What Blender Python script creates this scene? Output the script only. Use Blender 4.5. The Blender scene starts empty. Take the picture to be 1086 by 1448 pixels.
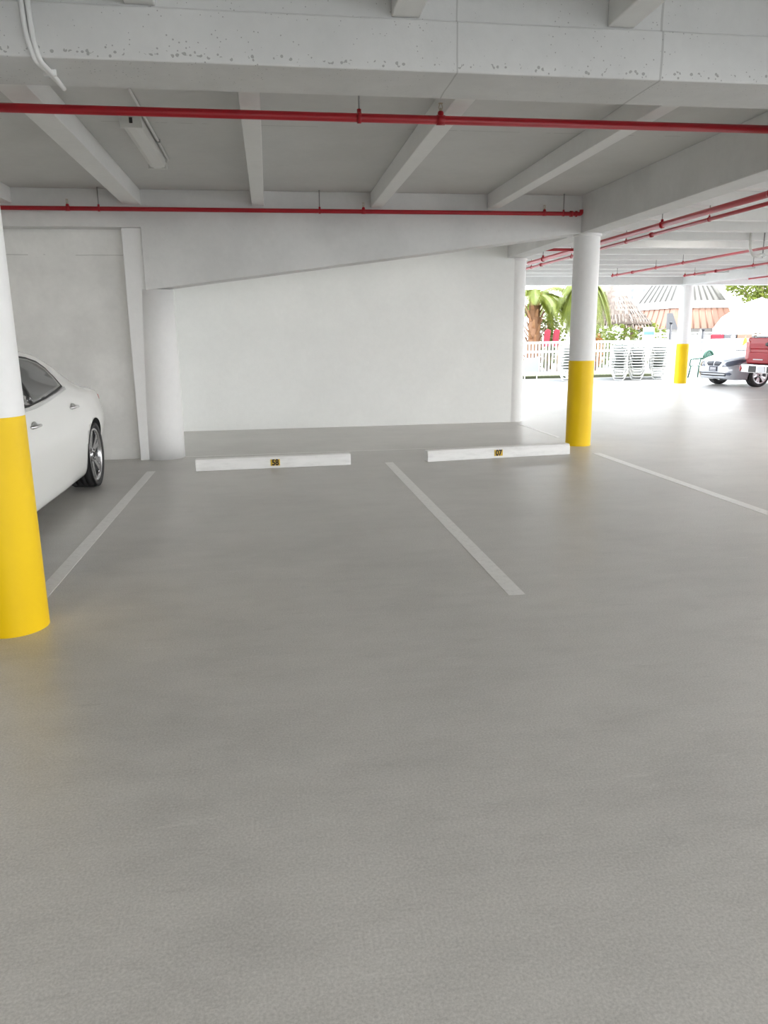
import bpy, bmesh, math, random
import numpy as np
from mathutils import Vector, Matrix
from mathutils.bvhtree import BVHTree

random.seed(7)
SC = bpy.context.scene
COL = SC.collection
PI = math.pi

# ------------------------------------------------------------------ camera
F_PX, PITCH, YAW, ROLL = 1065.392, math.radians(13.0648), math.radians(8.3199), math.radians(-0.7340)
CAM_Z = 1.5
_cp, _sp, _cy, _sy = math.cos(PITCH), math.sin(PITCH), math.cos(YAW), math.sin(YAW)
_f = Vector((_sy * _cp, _cy * _cp, -_sp))
_r = Vector((_cy, -_sy, 0))
_u = _r.cross(_f)
CR = math.cos(ROLL) * _r + math.sin(ROLL) * _u
CU = -math.sin(ROLL) * _r + math.cos(ROLL) * _u
cam_d = bpy.data.cameras.new('camera')
cam = bpy.data.objects.new('camera', cam_d)
COL.objects.link(cam)
cam.matrix_world = Matrix(((CR.x, CU.x, -_f.x, 0), (CR.y, CU.y, -_f.y, 0), (CR.z, CU.z, -_f.z, CAM_Z), (0, 0, 0, 1)))
cam_d.sensor_fit = 'HORIZONTAL'
cam_d.sensor_width = 36
cam_d.lens = 36 * F_PX / 1086
cam_d.clip_end = 600
SC.camera = cam


def at(px, py, Y):
    """surveying: the world point at depth Y seen at photo pixel (px, py)"""
    d = CR * ((px - 543) / F_PX) + CU * (-(py - 724) / F_PX) + _f
    t = Y / d.y
    return Vector((0, 0, CAM_Z)) + d * t


# ------------------------------------------------------------------ materials
def mat(name, rgb, rough=0.6, metal=0.0, spec=0.5, coat=0.0, emit=None, alpha=1.0, trans=0.0):
    m = bpy.data.materials.new(name)
    m.use_nodes = True
    b = m.node_tree.nodes['Principled BSDF']
    b.inputs['Base Color'].default_value = (*rgb, 1)
    b.inputs['Roughness'].default_value = rough
    b.inputs['Metallic'].default_value = metal
    b.inputs['Specular IOR Level'].default_value = spec
    b.inputs['Coat Weight'].default_value = coat
    b.inputs['Transmission Weight'].default_value = trans
    if emit:
        b.inputs['Emission Color'].default_value = (*emit[:3], 1)
        b.inputs['Emission Strength'].default_value = emit[3]
    return m


class NT:
    def __init__(s, m):
        s.t = m.node_tree
        s.b = s.t.nodes['Principled BSDF']

    def n(s, kind, **kw):
        nd = s.t.nodes.new(kind)
        for k, v in kw.items():
            if k.startswith('_'):
                setattr(nd, k[1:], v)
            else:
                nd.inputs[k].default_value = v
        return nd

    def l(s, a, b):
        s.t.links.new(a, b)

    def pos(s):
        return s.n('ShaderNodeNewGeometry').outputs['Position']

    def noise(s, scale, detail=4, rough=0.6, vec=None, stretch=None):
        v = vec or s.pos()
        if stretch:
            mp = s.n('ShaderNodeMapping')
            mp.inputs['Scale'].default_value = stretch
            s.l(v, mp.inputs['Vector'])
            v = mp.outputs['Vector']
        nd = s.n('ShaderNodeTexNoise', Scale=scale, Detail=detail, Roughness=rough)
        s.l(v, nd.inputs['Vector'])
        return nd.outputs['Fac']

    def ramp(s, fac, stops):
        r = s.n('ShaderNodeValToRGB')
        e = r.color_ramp.elements
        while len(e) < len(stops):
            e.new(0.5)
        for q, (p, c) in zip(e, stops):
            q.position = p
            q.color = (*c, 1) if len(c) == 3 else c
        s.l(fac, r.inputs['Fac'])
        return r.outputs['Color']

    def math(s, op, a, b=None, c=None):
        nd = s.n('ShaderNodeMath', _operation=op)
        for i, v in enumerate((a, b, c)):
            if v is None:
                continue
            if isinstance(v, (int, float)):
                nd.inputs[i].default_value = v
            else:
                s.l(v, nd.inputs[i])
        return nd.outputs[0]

    def mix(s, fac, a, b, blend='MIX'):
        nd = s.n('ShaderNodeMix', _data_type='RGBA', _blend_type=blend)
        for sock, v in ((nd.inputs[0], fac), (nd.inputs[6], a), (nd.inputs[7], b)):
            if isinstance(v, (int, float)):
                sock.default_value = v
            elif isinstance(v, tuple):
                sock.default_value = (*v, 1)
            else:
                s.l(v, sock)
        return nd.outputs[2]

    def bump(s, h, strength=0.3, dist=0.01, prev=None):
        b = s.n('ShaderNodeBump', Strength=strength, Distance=dist)
        s.l(h, b.inputs['Height'])
        if prev:
            s.l(prev, b.inputs['Normal'])
        return b.outputs['Normal']


def painted_concrete(name, base=(0.80, 0.80, 0.785), pits=0.0, blotch=0.06, rough=0.55, lines=()):
    """white paint over board-formed concrete: faint blotches, brushed bump, small air holes, form joints"""
    m = mat(name, base, rough, spec=0.4)
    t = NT(m)
    n1 = t.noise(0.9, 5, 0.6)
    lo = tuple(c * (1 - blotch) for c in base)
    hi = tuple(min(0.9, c * (1 + blotch * .5)) for c in base)
    col = t.ramp(n1, [(0.40, lo), (0.60, hi)])
    n2 = t.noise(14, 5, 0.65)
    col = t.mix(0.25, col, t.ramp(n2, [(0.3, tuple(c * .9 for c in base)), (0.7, hi)]))
    nrm = t.bump(n2, 0.18, 0.01)
    n3 = t.noise(90, 3, 0.6)
    nrm = t.bump(n3, 0.10, 0.004, nrm)
    if pits:
        v = t.n('ShaderNodeTexVoronoi', Scale=42.0)
        t.l(t.pos(), v.inputs['Vector'])
        big = t.noise(1.6, 3, 0.6)
        thr = t.math('MULTIPLY_ADD', big, pits * 0.42, -0.10 * pits)
        sz = t.n('ShaderNodeSeparateXYZ')
        t.l(t.pos(), sz.inputs[0])
        low = t.math('MAXIMUM', t.math('SUBTRACT', 1.0, t.math('MULTIPLY', t.math('ABSOLUTE', t.math('SUBTRACT', sz.outputs[2], 2.806)), 34.0)), 0.0)
        thr = t.math('MULTIPLY_ADD', low, 0.30 * pits, thr)
        hole = t.math('LESS_THAN', v.outputs['Distance'], thr)
        pick = t.noise(37.0, 0, 0.5)
        hole = t.math('MULTIPLY', hole, t.math('GREATER_THAN', pick, 0.50))
        col = t.mix(t.math('MULTIPLY', hole, 0.55), col, (0.17, 0.165, 0.155))
    if lines:
        sep = t.n('ShaderNodeSeparateXYZ')
        t.l(t.pos(), sep.inputs[0])
        wob = t.math('MULTIPLY', t.math('SUBTRACT', t.noise(2.5, 2, 0.5), 0.5), 0.03)
        brk = t.noise(3.0, 3, 0.6)
        for axis, val, wid, keep in lines:
            d = t.math('ABSOLUTE', t.math('SUBTRACT', t.math('ADD', sep.outputs[axis], wob), val))
            on = t.math('MULTIPLY', t.math('LESS_THAN', d, wid), t.math('GREATER_THAN', brk, keep))
            col = t.mix(t.math('MULTIPLY', on, 0.45), col, (0.25, 0.245, 0.235))
    t.l(col, t.b.inputs['Base Color'])
    t.l(nrm, t.b.inputs['Normal'])
    return m


M = {}
M['wall'] = painted_concrete('white_wall_paint', (0.84, 0.85, 0.835), 0, 0.03, 0.55)
M['rough_wall'] = painted_concrete('rough_white_wall_paint', (0.80, 0.795, 0.775), 0.0, 0.13, 0.7, lines=((2, 2.52, 0.004, 0.45),))
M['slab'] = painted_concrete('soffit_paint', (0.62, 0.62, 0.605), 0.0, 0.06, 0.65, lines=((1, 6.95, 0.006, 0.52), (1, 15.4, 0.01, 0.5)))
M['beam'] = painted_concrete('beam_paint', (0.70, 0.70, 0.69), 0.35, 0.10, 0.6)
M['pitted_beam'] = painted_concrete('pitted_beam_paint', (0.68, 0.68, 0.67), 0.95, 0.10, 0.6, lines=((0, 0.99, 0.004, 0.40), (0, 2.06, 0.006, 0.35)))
M['joist'] = painted_concrete('joist_paint', (0.80, 0.80, 0.785), 0.1, 0.04, 0.55)
M['column'] = painted_concrete('column_white_paint', (0.83, 0.83, 0.825), 0, 0.03, 0.5)
M['white'] = mat('white_gloss', (0.80, 0.80, 0.79), 0.45)

# floor
m = mat('sealed_concrete_floor', (0.44, 0.43, 0.41), 0.45, spec=0.75)
t = NT(m)
K_ = lambda f: (0.525 * f, 0.513 * f, 0.490 * f)
a = t.noise(0.8, 7, 0.66)
c = t.ramp(a, [(0.38, K_(.76)), (0.50, K_(1.0)), (0.62, K_(1.16))])
b2 = t.noise(3.4, 8, 0.74, stretch=(0.6, 1.5, 1))
c = t.mix(0.55, c, t.ramp(b2, [(0.34, K_(.74)), (0.50, K_(1.0)), (0.66, K_(1.18))]))
g = t.noise(120, 3, 0.7)
c = t.mix(0.45, c, t.ramp(g, [(0.30, K_(.58)), (0.70, K_(1.38))]))
scr = t.noise(6.0, 6, 0.78, stretch=(0.35, 2.4, 1))
c = t.mix(t.math('MULTIPLY', t.math('GREATER_THAN', scr, 0.63), 0.22), c, K_(1.35))
scr2 = t.noise(9.0, 5, 0.75, stretch=(0.5, 2.0, 1))
c = t.mix(t.math('MULTIPLY', t.math('LESS_THAN', scr2, 0.36), 0.20), c, K_(.55))
t.l(c, t.b.inputs['Base Color'])
r = t.n('ShaderNodeMapRange')
r.inputs[3].default_value = 0.28
r.inputs[4].default_value = 0.52
t.l(b2, r.inputs[0])
t.l(r.outputs[0], t.b.inputs['Roughness'])
t.l(t.bump(g, 0.06, 0.002, t.bump(b2, 0.10, 0.01)), t.b.inputs['Normal'])
M['floor'] = m

m = mat('pale_pavement', (0.23, 0.23, 0.228), 0.8)
t = NT(m)
c = t.ramp(t.noise(1.2, 6, 0.7), [(0.3, (0.20, 0.20, 0.198)), (0.7, (0.26, 0.26, 0.258))])
t.l(c, t.b.inputs['Base Color'])
M['pavement'] = m
M['sand'] = mat('sandy_ground', (0.55, 0.50, 0.42), 0.9)

m = mat('line_paint', (0.60, 0.595, 0.58), 0.38)
t = NT(m)
w = t.noise(22, 6, 0.75)
c = t.ramp(w, [(0.30, (0.68, 0.673, 0.655)), (0.5, (0.80, 0.793, 0.775)), (0.8, (0.86, 0.853, 0.835))])
t.l(c, t.b.inputs['Base Color'])
M['line'] = m


m = mat('yellow_paint', (0.85, 0.55, 0.002), 0.45, spec=0.3)
t = NT(m)
c = t.ramp(t.noise(1.3, 4, 0.6), [(0.3, (0.80, 0.52, 0.002)), (0.7, (0.87, 0.58, 0.003))])
t.l(c, t.b.inputs['Base Color'])
t.l(t.bump(t.noise(18, 4, 0.6), 0.1, 0.01), t.b.inputs['Normal'])
M['yellow'] = m

m = mat('red_pipe_paint', (0.42, 0.008, 0.018), 0.34, spec=0.5)
M['red_pipe'] = m
M['brass'] = mat('dull_brass', (0.62, 0.56, 0.45), 0.35, 0.9)
M['steel_rod'] = mat('grey_steel_rod', (0.30, 0.30, 0.29), 0.5, 0.6)
M['galv'] = mat('galvanised_steel', (0.50, 0.51, 0.50), 0.4, 0.7)
M['dark'] = mat('dark_rubber', (0.02, 0.02, 0.021), 0.6)
M['tyre'] = mat('tyre_rubber', (0.022, 0.022, 0.023), 0.65)
M['black'] = mat('wheel_arch_black', (0.008, 0.008, 0.008), 0.8)
M['diffuser'] = mat('frosted_light_lens', (0.66, 0.66, 0.63), 0.3)
M['chrome'] = mat('chrome', (0.75, 0.75, 0.76), 0.12, 1.0)
M['rim'] = mat('wheel_alloy', (0.50, 0.50, 0.51), 0.2, 0.95)
M['alloy'] = mat('bright_wheel_alloy', (0.60, 0.60, 0.62), 0.3, 0.9)
M['white_car'] = mat('white_car_paint', (0.86, 0.86, 0.835), 0.28, coat=0.8)
M['silver_car'] = mat('silver_car_paint', (0.42, 0.44, 0.49), 0.28, 0.35, coat=1.0)
M['red_car'] = mat('red_truck_paint', (0.34, 0.004, 0.014), 0.45, 0.0, spec=0.2, coat=0.15)
M['glass_dark'] = mat('tinted_glass', (0.03, 0.032, 0.033), 0.05, spec=0.7, coat=0.3)
M['glass'] = mat('window_glass', (0.30, 0.36, 0.37), 0.04, spec=0.9, coat=1.0)
M['lamp_red'] = mat('red_tail_lens', (0.45, 0.01, 0.015), 0.15, coat=1.0)
M['lamp_clear'] = mat('headlamp_lens', (0.07, 0.085, 0.13), 0.08, 0.0, coat=1.0)
M['grille'] = mat('grille_dark', (0.02, 0.022, 0.03), 0.3, 0.5)
M['plate_yellow'] = mat('number_plate_amber', (0.66, 0.43, 0.03), 0.5)
M['ink'] = mat('black_ink', (0.010, 0.008, 0.005), 0.6)
M['plate_dark'] = mat('licence_plate_dark', (0.035, 0.04, 0.065), 0.4)
M['plate_mark'] = mat('licence_plate_marks', (0.55, 0.56, 0.60), 0.4)
M['fence'] = mat('white_fence_paint', (0.80, 0.80, 0.79), 0.5)
M['strap'] = mat('white_vinyl_strap', (0.40, 0.43, 0.39), 0.45)
M['blue_cloth'] = mat('pale_blue_cloth', (0.10, 0.20, 0.36), 0.8)
M['green_plastic'] = mat('green_plastic', (0.03, 0.11, 0.075), 0.4)
M['grey_panel'] = mat('grey_board', (0.36, 0.37, 0.42), 0.6)
M['pink_wood'] = mat('weathered_pink_wood', (0.50, 0.30, 0.25), 0.7)
M['grass'] = mat('dark_grass', (0.10, 0.11, 0.06), 0.9)
M['copper_roof'] = mat('pinkish_copper_roof', (0.24, 0.125, 0.085), 0.55)
M['pale_roof'] = mat('pale_metal_roof', (0.11, 0.104, 0.094), 0.5)
M['stucco'] = mat('white_stucco', (0.60, 0.60, 0.585), 0.8)
M['window_grey'] = mat('distant_window', (0.14, 0.15, 0.17), 0.3)
M['dark_grey'] = mat('eave_shade_and_cloth', (0.10, 0.10, 0.105), 0.6)  # shade under the pavilion eave as colour; also a dark seat cushion
M['post_black'] = mat('black_post', (0.03, 0.03, 0.035), 0.5)
M['canvas'] = mat('white_canvas', (0.85, 0.85, 0.84), 0.8)
M['red_cloth'] = mat('crimson_cloth', (0.22, 0.015, 0.03), 0.8)
M['yellow_cloth'] = mat('yellow_cloth', (0.34, 0.27, 0.02), 0.8)


def leafy(name, a, b, trans=0.35):
    m = mat(name, a, 0.5)
    t = NT(m)
    c = t.ramp(t.noise(4.0, 4, 0.7), [(0.3, a), (0.7, b)])
    t.l(c, t.b.inputs['Base Color'])
    tr = t.n('ShaderNodeBsdfTranslucent')
    t.l(c, tr.inputs['Color'])
    mx = t.n('ShaderNodeMixShader')
    mx.inputs[0].default_value = trans
    t.l(t.b.outputs[0], mx.inputs[1])
    t.l(tr.outputs[0], mx.inputs[2])
    t.l(mx.outputs[0], t.t.nodes['Material Output'].inputs['Surface'])
    return m


M['frond'] = leafy('palm_frond_green', (0.09, 0.12, 0.012), (0.19, 0.22, 0.028))
M['leaf'] = leafy('shrub_leaf', (0.05, 0.09, 0.015), (0.17, 0.19, 0.025))
M['tree_leaf'] = leafy('tree_leaf', (0.10, 0.14, 0.02), (0.20, 0.23, 0.035))
M['orange_leaf'] = leafy('orange_croton_leaf', (0.30, 0.08, 0.02), (0.36, 0.18, 0.04))
M['bark'] = mat('palm_bark', (0.25, 0.13, 0.07), 0.85)
M['boot'] = leafy('palm_boot_tan', (0.26, 0.11, 0.05), (0.38, 0.21, 0.10), 0.1)
M['trunk'] = mat('grey_brown_wood', (0.22, 0.16, 0.11), 0.85)
M['thatch'] = leafy('thatch_straw', (0.07, 0.05, 0.04), (0.18, 0.135, 0.105), 0.05)


# ------------------------------------------------------------------ mesh helpers
def B():
    return bmesh.new()


def box(bm, x0, x1, y0, y1, z0, z1, mi=0, mtx=None):
    vs = [bm.verts.new((x, y, z)) for x in (x0, x1) for y in (y0, y1) for z in (z0, z1)]
    if mtx:
        for v in vs:
            v.co = mtx @ v.co
    for q in ((0, 1, 3, 2), (4, 6, 7, 5), (0, 4, 5, 1), (2, 3, 7, 6), (0, 2, 6, 4), (1, 5, 7, 3)):
        f = bm.faces.new([vs[i] for i in q])
        f.material_index = mi
    return vs


def prism(bm, poly, axis, a, b, mi=0):
    """polygon given in the two remaining axes, extruded along axis (0,1,2) from a to b"""
    def P(p, v):
        c = list(p)
        c.insert(axis, v)
        return c
    lo = [bm.verts.new(P(p, a)) for p in poly]
    hi = [bm.verts.new(P(p, b)) for p in poly]
    n = len(poly)
    fs = [bm.faces.new(lo[::-1]), bm.faces.new(hi)]
    for i in range(n):
        fs.append(bm.faces.new((lo[i], lo[(i + 1) % n], hi[(i + 1) % n], hi[i])))
    for f in fs:
        f.material_index = mi


def lathe(bm, prof, n=32, mtx=None, mi=0, closed=False, smooth=True):
    """prof: list of (radius, height) turned about z"""
    rings = []
    for r, z in prof:
        if r < 1e-6:
            rings.append([bm.verts.new((0, 0, z))])
        else:
            rings.append([bm.verts.new((r * math.cos(2 * PI * i / n), r * math.sin(2 * PI * i / n), z)) for i in range(n)])
    prs = list(zip(rings, rings[1:]))
    if closed:
        prs.append((rings[-1], rings[0]))
    for a, b in prs:
        for i in range(n):
            j = (i + 1) % n
            if len(a) == 1 and len(b) == 1:
                continue
            if len(a) == 1:
                f = bm.faces.new((a[0], b[j], b[i]))
            elif len(b) == 1:
                f = bm.faces.new((a[i], a[j], b[0]))
            else:
                f = bm.faces.new((a[i], a[j], b[j], b[i]))
            f.material_index = mi
            f.smooth = smooth
    if mtx:
        for rg in rings:
            for v in rg:
                v.co = mtx @ v.co


def tube(bm, pts, r, n=10, mi=0, smooth=True):
    pts = [Vector(p) for p in pts]
    rs = r if isinstance(r, (list, tuple)) else [r] * len(pts)
    rings = []
    ref = None
    for i, p in enumerate(pts):
        d = (pts[min(i + 1, len(pts) - 1)] - pts[max(i - 1, 0)]).normalized()
        if ref is None:
            ref = d.orthogonal().normalized()
        ref = (ref - d * ref.dot(d)).normalized()
        b = d.cross(ref)
        rings.append([bm.verts.new(p + (ref * math.cos(2 * PI * k / n) + b * math.sin(2 * PI * k / n)) * rs[i]) for k in range(n)])
    for a, b in zip(rings, rings[1:]):
        for k in range(n):
            f = bm.faces.new((a[k], a[(k + 1) % n], b[(k + 1) % n], b[k]))
            f.smooth = smooth
            f.material_index = mi
    for rg, rev in ((rings[0], True), (rings[-1], False)):
        f = bm.faces.new(rg[::-1] if rev else rg)
        f.material_index = mi


def bend(pts, rad, k=5):
    """round the corners of a polyline"""
    pts = [Vector(p) for p in pts]
    out = [pts[0]]
    for a, b, c in zip(pts, pts[1:], pts[2:]):
        u = (a - b)
        v = (c - b)
        r = min(rad, u.length * .45, v.length * .45)
        p, q = b + u.normalized() * r, b + v.normalized() * r
        for i in range(k + 1):
            s = i / k
            out.append(p * (1 - s) ** 2 + b * 2 * s * (1 - s) + q * s * s)
    out.append(pts[-1])
    return out


def quad(bm, a, b, c, d, mi=0):
    f = bm.faces.new([bm.verts.new(p) for p in (a, b, c, d)])
    f.material_index = mi
    return f


def obj(name, bm, m, parent=None, origin=None, local=False, bevel=0.0, smooth=None, merge=0.0):
    if merge:
        bmesh.ops.remove_doubles(bm, verts=bm.verts, dist=merge)
    bmesh.ops.recalc_face_normals(bm, faces=bm.faces)
    off = None
    if parent is not None and not local:
        off = Vector(parent.location)
        pp = parent.parent
        while pp is not None:
            off += Vector(pp.location)
            pp = pp.parent
    elif origin is not None:
        off = Vector(origin)
    if off is not None:
        for v in bm.verts:
            v.co -= off
    if smooth is not None:
        for f in bm.faces:
            f.smooth = smooth
    me = bpy.data.meshes.new(name)
    bm.to_mesh(me)
    bm.free()
    for q in (m if isinstance(m, (list, tuple)) else [m]):
        me.materials.append(q)
    o = bpy.data.objects.new(name, me)
    COL.objects.link(o)
    if parent is not None:
        o.parent = parent
    elif origin is not None:
        o.location = origin
    if bevel:
        md = o.modifiers.new('bevel', 'BEVEL')
        md.width = bevel
        md.segments = 2
        md.limit_method = 'ANGLE'
    return o


def thing(name, label, cat, loc=(0, 0, 0), rz=0.0, group=None):
    o = bpy.data.objects.new(name, None)
    COL.objects.link(o)
    o.location = loc
    o.rotation_euler = (0, 0, rz)
    o.empty_display_size = 0.1
    return tag(o, label, cat, group)


def tag(o, label, cat, group=None, kind=None):
    o['label'] = label
    o['category'] = cat
    if group:
        o['group'] = group
    if kind:
        o['kind'] = kind
    return o


def struct(o, label=None, cat=None):
    o['kind'] = 'structure'
    if label:
        o['label'] = label
        o['category'] = cat
    return o


def dup(root, loc, rz=None, label=None):
    r = root.copy()
    COL.objects.link(r)
    r.location = loc
    if rz is not None:
        r.rotation_euler = (0, 0, rz)
    if label:
        r['label'] = label
    for ch in list(root.children):
        c = ch.copy()
        COL.objects.link(c)
        c.parent = r
        for g in list(ch.children):
            d = g.copy()
            COL.objects.link(d)
            d.parent = c
    return r


def rot_to(d):
    """matrix turning z into direction d"""
    return Vector((0, 0, 1)).rotation_difference(Vector(d)).to_matrix().to_4x4()


exec_parts = []
# ------------------------------------------------------------------ building shell
SOF = 3.24
X0, X1, Y0, Y1 = -10.0, 17.0, -7.0, 22.2

bm = B(); box(bm, X0, X1, Y0, Y1, -0.2, 0.0)
struct(obj('floor', bm, M['floor'], origin=(0, 8, 0)), 'grey sealed concrete garage floor', 'floor')
bm = B(); box(bm, -70, 130, -60, 160, -0.4, -0.03)
struct(obj('ground', bm, M['pavement'], origin=(0, 30, -0.03)), 'pale sunlit pavement outside the garage', 'ground')
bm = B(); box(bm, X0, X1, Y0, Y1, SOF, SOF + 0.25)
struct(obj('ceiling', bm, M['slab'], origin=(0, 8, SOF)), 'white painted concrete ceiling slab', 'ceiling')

bm = B(); box(bm, X0, 0.0, Y0 - .2, Y0, 0, SOF); box(bm, X0 - .2, X0, Y0 - .2, 10.07, 0, SOF)  # unseen walls, added to block daylight from the left and left rear
struct(obj('wall_light_block', bm, M['wall'], origin=(-5, Y0, 0)), 'unseen white wall behind and left of the viewer, added to shape the daylight', 'wall')
# back wall between column rows, and its short return beside the left column
bm = B(); box(bm, -1.47, 4.20, 12.97, 13.2, 0, SOF)
struct(obj('wall_back', bm, M['wall'], origin=(1.4, 12.97, 0)), 'smooth bright white back wall', 'wall')
bm = B(); box(bm, -1.66, -1.47, 10.25, 13.2, 0, SOF)
struct(obj('wall_return', bm, M['wall'], origin=(-1.5, 11.6, 0)), 'white return wall beside the left round column', 'wall')
bm = B(); box(bm, X0, -1.56, 10.07, 10.3, 0, SOF)
struct(obj('wall_left', bm, M['rough_wall'], origin=(-5, 10.07, 0)), 'rough whitewashed wall behind the white car', 'wall')
bm = B(); box(bm, -1.69, -1.40, 9.90, 10.24, 0, 2.815)
struct(obj('trim_pilaster', bm, M['column'], origin=(-1.55, 10, 0), bevel=0.01), 'flat pilaster joining wall and round column', 'pilaster')

# front beam: lower drop slightly proud of the upper part, with joist stubs behind the viewer
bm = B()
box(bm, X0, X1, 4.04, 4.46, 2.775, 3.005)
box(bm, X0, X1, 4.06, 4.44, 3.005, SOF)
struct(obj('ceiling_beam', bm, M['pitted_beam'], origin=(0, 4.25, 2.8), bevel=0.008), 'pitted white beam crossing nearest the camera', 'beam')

# haunched beam on the second column row
bm = B()
prism(bm, [(X0, 2.815), (-1.455, 2.815), (-1.455, 2.09), (4.02, 2.775), (4.5, 2.79), (4.5, SOF), (X0, SOF)], 1, 9.85, 10.22)
# (polygon is x,z; the first notch lets the pilaster run up beside the haunch)
struct(obj('ceiling_beam', bm, M['beam'], origin=(0, 10, 2.8), bevel=0.006), 'white haunched beam sloping down to the left column', 'beam')

# right longitudinal beam over the columns
bm = B(); box(bm, 4.07, 4.36, Y0, 13.35, 2.785, SOF)
struct(obj('ceiling_beam', bm, M['beam'], origin=(4.2, 8, 2.8), bevel=0.006), 'white beam running back over the yellow column', 'beam')
bm = B(); box(bm, 12.25, 12.62, Y0, 22.0, 2.90, SOF)
struct(obj('ceiling_beam', bm, M['beam'], origin=(12.4, 8, 2.8)), 'white beam running to the far column', 'beam')
# edge beam at the open end
bm = B(); box(bm, 4.36, X1, 21.8, 22.2, 2.91, SOF); box(bm, -2, 4.36, 21.8, 22.2, 2.91, SOF)
struct(obj('ceiling_beam', bm, M['beam'], origin=(12, 22, 2.9)), 'white edge beam above the open far side', 'beam')
# shallow cross beam between the back column and the right bay
for nm, xs, (ya, yb), zb in (('bay', (-4.41, -2.945, -1.53, -0.055, 1.395, 2.885), (4.44, 9.86), 3.065),
                             ('near', (-4.45, -3.2, -1.83, -0.52, 0.73, 1.84, 3.1), (Y0, 4.06), 3.015)):
    for x in xs:
        bm = B()
        w = 0.10 if x == -1.53 else 0.072
        if nm == 'near':
            w = 0.07
        box(bm, x - w, x + w, ya, yb, zb, SOF)
        struct(obj('ceiling_joist', bm, M['joist'], origin=(x, (ya + yb) / 2, zb), bevel=0.006))
for k in range(-9, 10):
    y = 10.6 + 1.12 * k
    for xa, xb in ((4.36, 12.25), (12.62, X1)):
        bm = B()
        box(bm, xa, xb, y - 0.075, y + 0.075, 3.065, SOF)
        struct(obj('ceiling_joist', bm, M['joist'], origin=((xa + xb) / 2, y, 3.065)))


# ------------------------------------------------------------------ columns
def column(x, y, r, top, yellow, label, collar=True, bottom_bare=0.0):
    prof_w = []
    bm = B()
    n = 48
    if yellow:
        lathe(bm, [(0, 0), (r, 0), (r, yellow)], n, Matrix.Translation((x, y, 0)), 1)
        lathe(bm, [(r, yellow), (r - 0.001, top - 0.07), (r - 0.001, top), (0, top)], n, Matrix.Translation((x, y, 0)), 0)
    else:
        lathe(bm, [(0, 0), (r, 0), (r, top), (0, top)], n, Matrix.Translation((x, y, 0)), 0)
    if collar:
        lathe(bm, [(r, top - 0.035), (r + 0.018, top - 0.03), (r + 0.018, top - 0.004), (r, top)], n, Matrix.Translation((x, y, 0)), 0)
    for f in bm.faces:
        if abs(f.normal.z) < .5:
            f.smooth = True
    o = obj('round_column', bm, [M['column'], M['yellow']], origin=(x, y, 0), merge=1e-5)
    md = o.modifiers.new('edges', 'EDGE_SPLIT')
    md.split_angle = math.radians(50)
    return tag(o, label, 'column')


column(-1.425, 4.085, 0.172, 2.775, 1.135, 'round column with yellow painted base at the left edge, nearest the camera')
column(4.205, 9.96, 0.170, 2.785, 1.157, 'round column with yellow painted base at the end of the right wheel stop')
column(12.52, 22.0, 0.185, 2.91, 1.19, 'slim far column with yellow base beside the parked silver car')
column(4.285, 13.12, 0.160, 2.785, 0, 'plain white round column at the right end of the back wall')
bm = B()
rgs = []
for cx_, cy_, r_, z_ in ((-1.425, 10.12, .270, 0), (-1.418, 10.113, .263, .5), (-1.395, 10.09, .238, 1.3), (-1.37, 10.065, .212, 2.105)):
    rgs.append([bm.verts.new((cx_ + r_ * math.cos(2 * PI * k / 48), cy_ + r_ * math.sin(2 * PI * k / 48), z_)) for k in range(48)])
for a_, b_ in zip(rgs, rgs[1:]):
    for k in range(48):
        bm.faces.new((a_[k], a_[(k + 1) % 48], b_[(k + 1) % 48], b_[k])).smooth = True
bm.faces.new(rgs[0][::-1]); bm.faces.new(rgs[-1])
tag(obj('round_column', bm, M['column'], origin=(-1.425, 10.12, 0)), 'thick plain white round column under the low end of the sloping beam', 'column')


# ------------------------------------------------------------------ floor marks
def line(x0, x1, y0, y1, label, name='parking_line', h=0.002, m='line'):
    bm = B()
    box(bm, x0, x1, y0, y1, 0.0003, h)
    tag(obj(name, bm, M[m], origin=((x0 + x1) / 2, (y0 + y1) / 2, 0)), label, 'line')


line(-1.480, -1.385, 4.28, 9.02, 'white parking line between the white car and the left empty bay')
line(1.340, 1.440, 4.085, 9.05, 'white parking line running between the two wheel stops')
line(4.08, 4.185, 2.2, 9.18, 'white parking line running right from the yellow column by the right wheel stop')
line(4.215, 4.265, 10.75, 12.60, 'thin white line on the floor between the yellow column and the back white column', m='white')
line(-1.15, 4.03, 10.075, 10.105, 'thin pale line across the floor behind both wheel stops', m='line')
line(5.4, 15.0, 15.92, 15.98, 'faint worn white line across the floor near the open side')


# ------------------------------------------------------------------ wheel stops
def text_mesh(txt, size, parent, m, mtx, depth=0.002, name='digits'):
    cu = bpy.data.curves.new('t', 'FONT')
    cu.body = txt
    cu.size = size
    cu.extrude = depth
    cu.align_x = 'CENTER'
    cu.align_y = 'CENTER'
    cu.offset = size * 0.035
    tmp = bpy.data.objects.new('t', cu)
    COL.objects.link(tmp)
    dg = bpy.context.evaluated_depsgraph_get()
    me = bpy.data.meshes.new_from_object(tmp.evaluated_get(dg))
    bpy.data.objects.remove(tmp)
    me.transform(mtx)
    me.materials.clear()
    me.materials.append(m)
    o = bpy.data.objects.new(name, me)
    COL.objects.link(o)
    o.parent = parent
    return o


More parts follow.
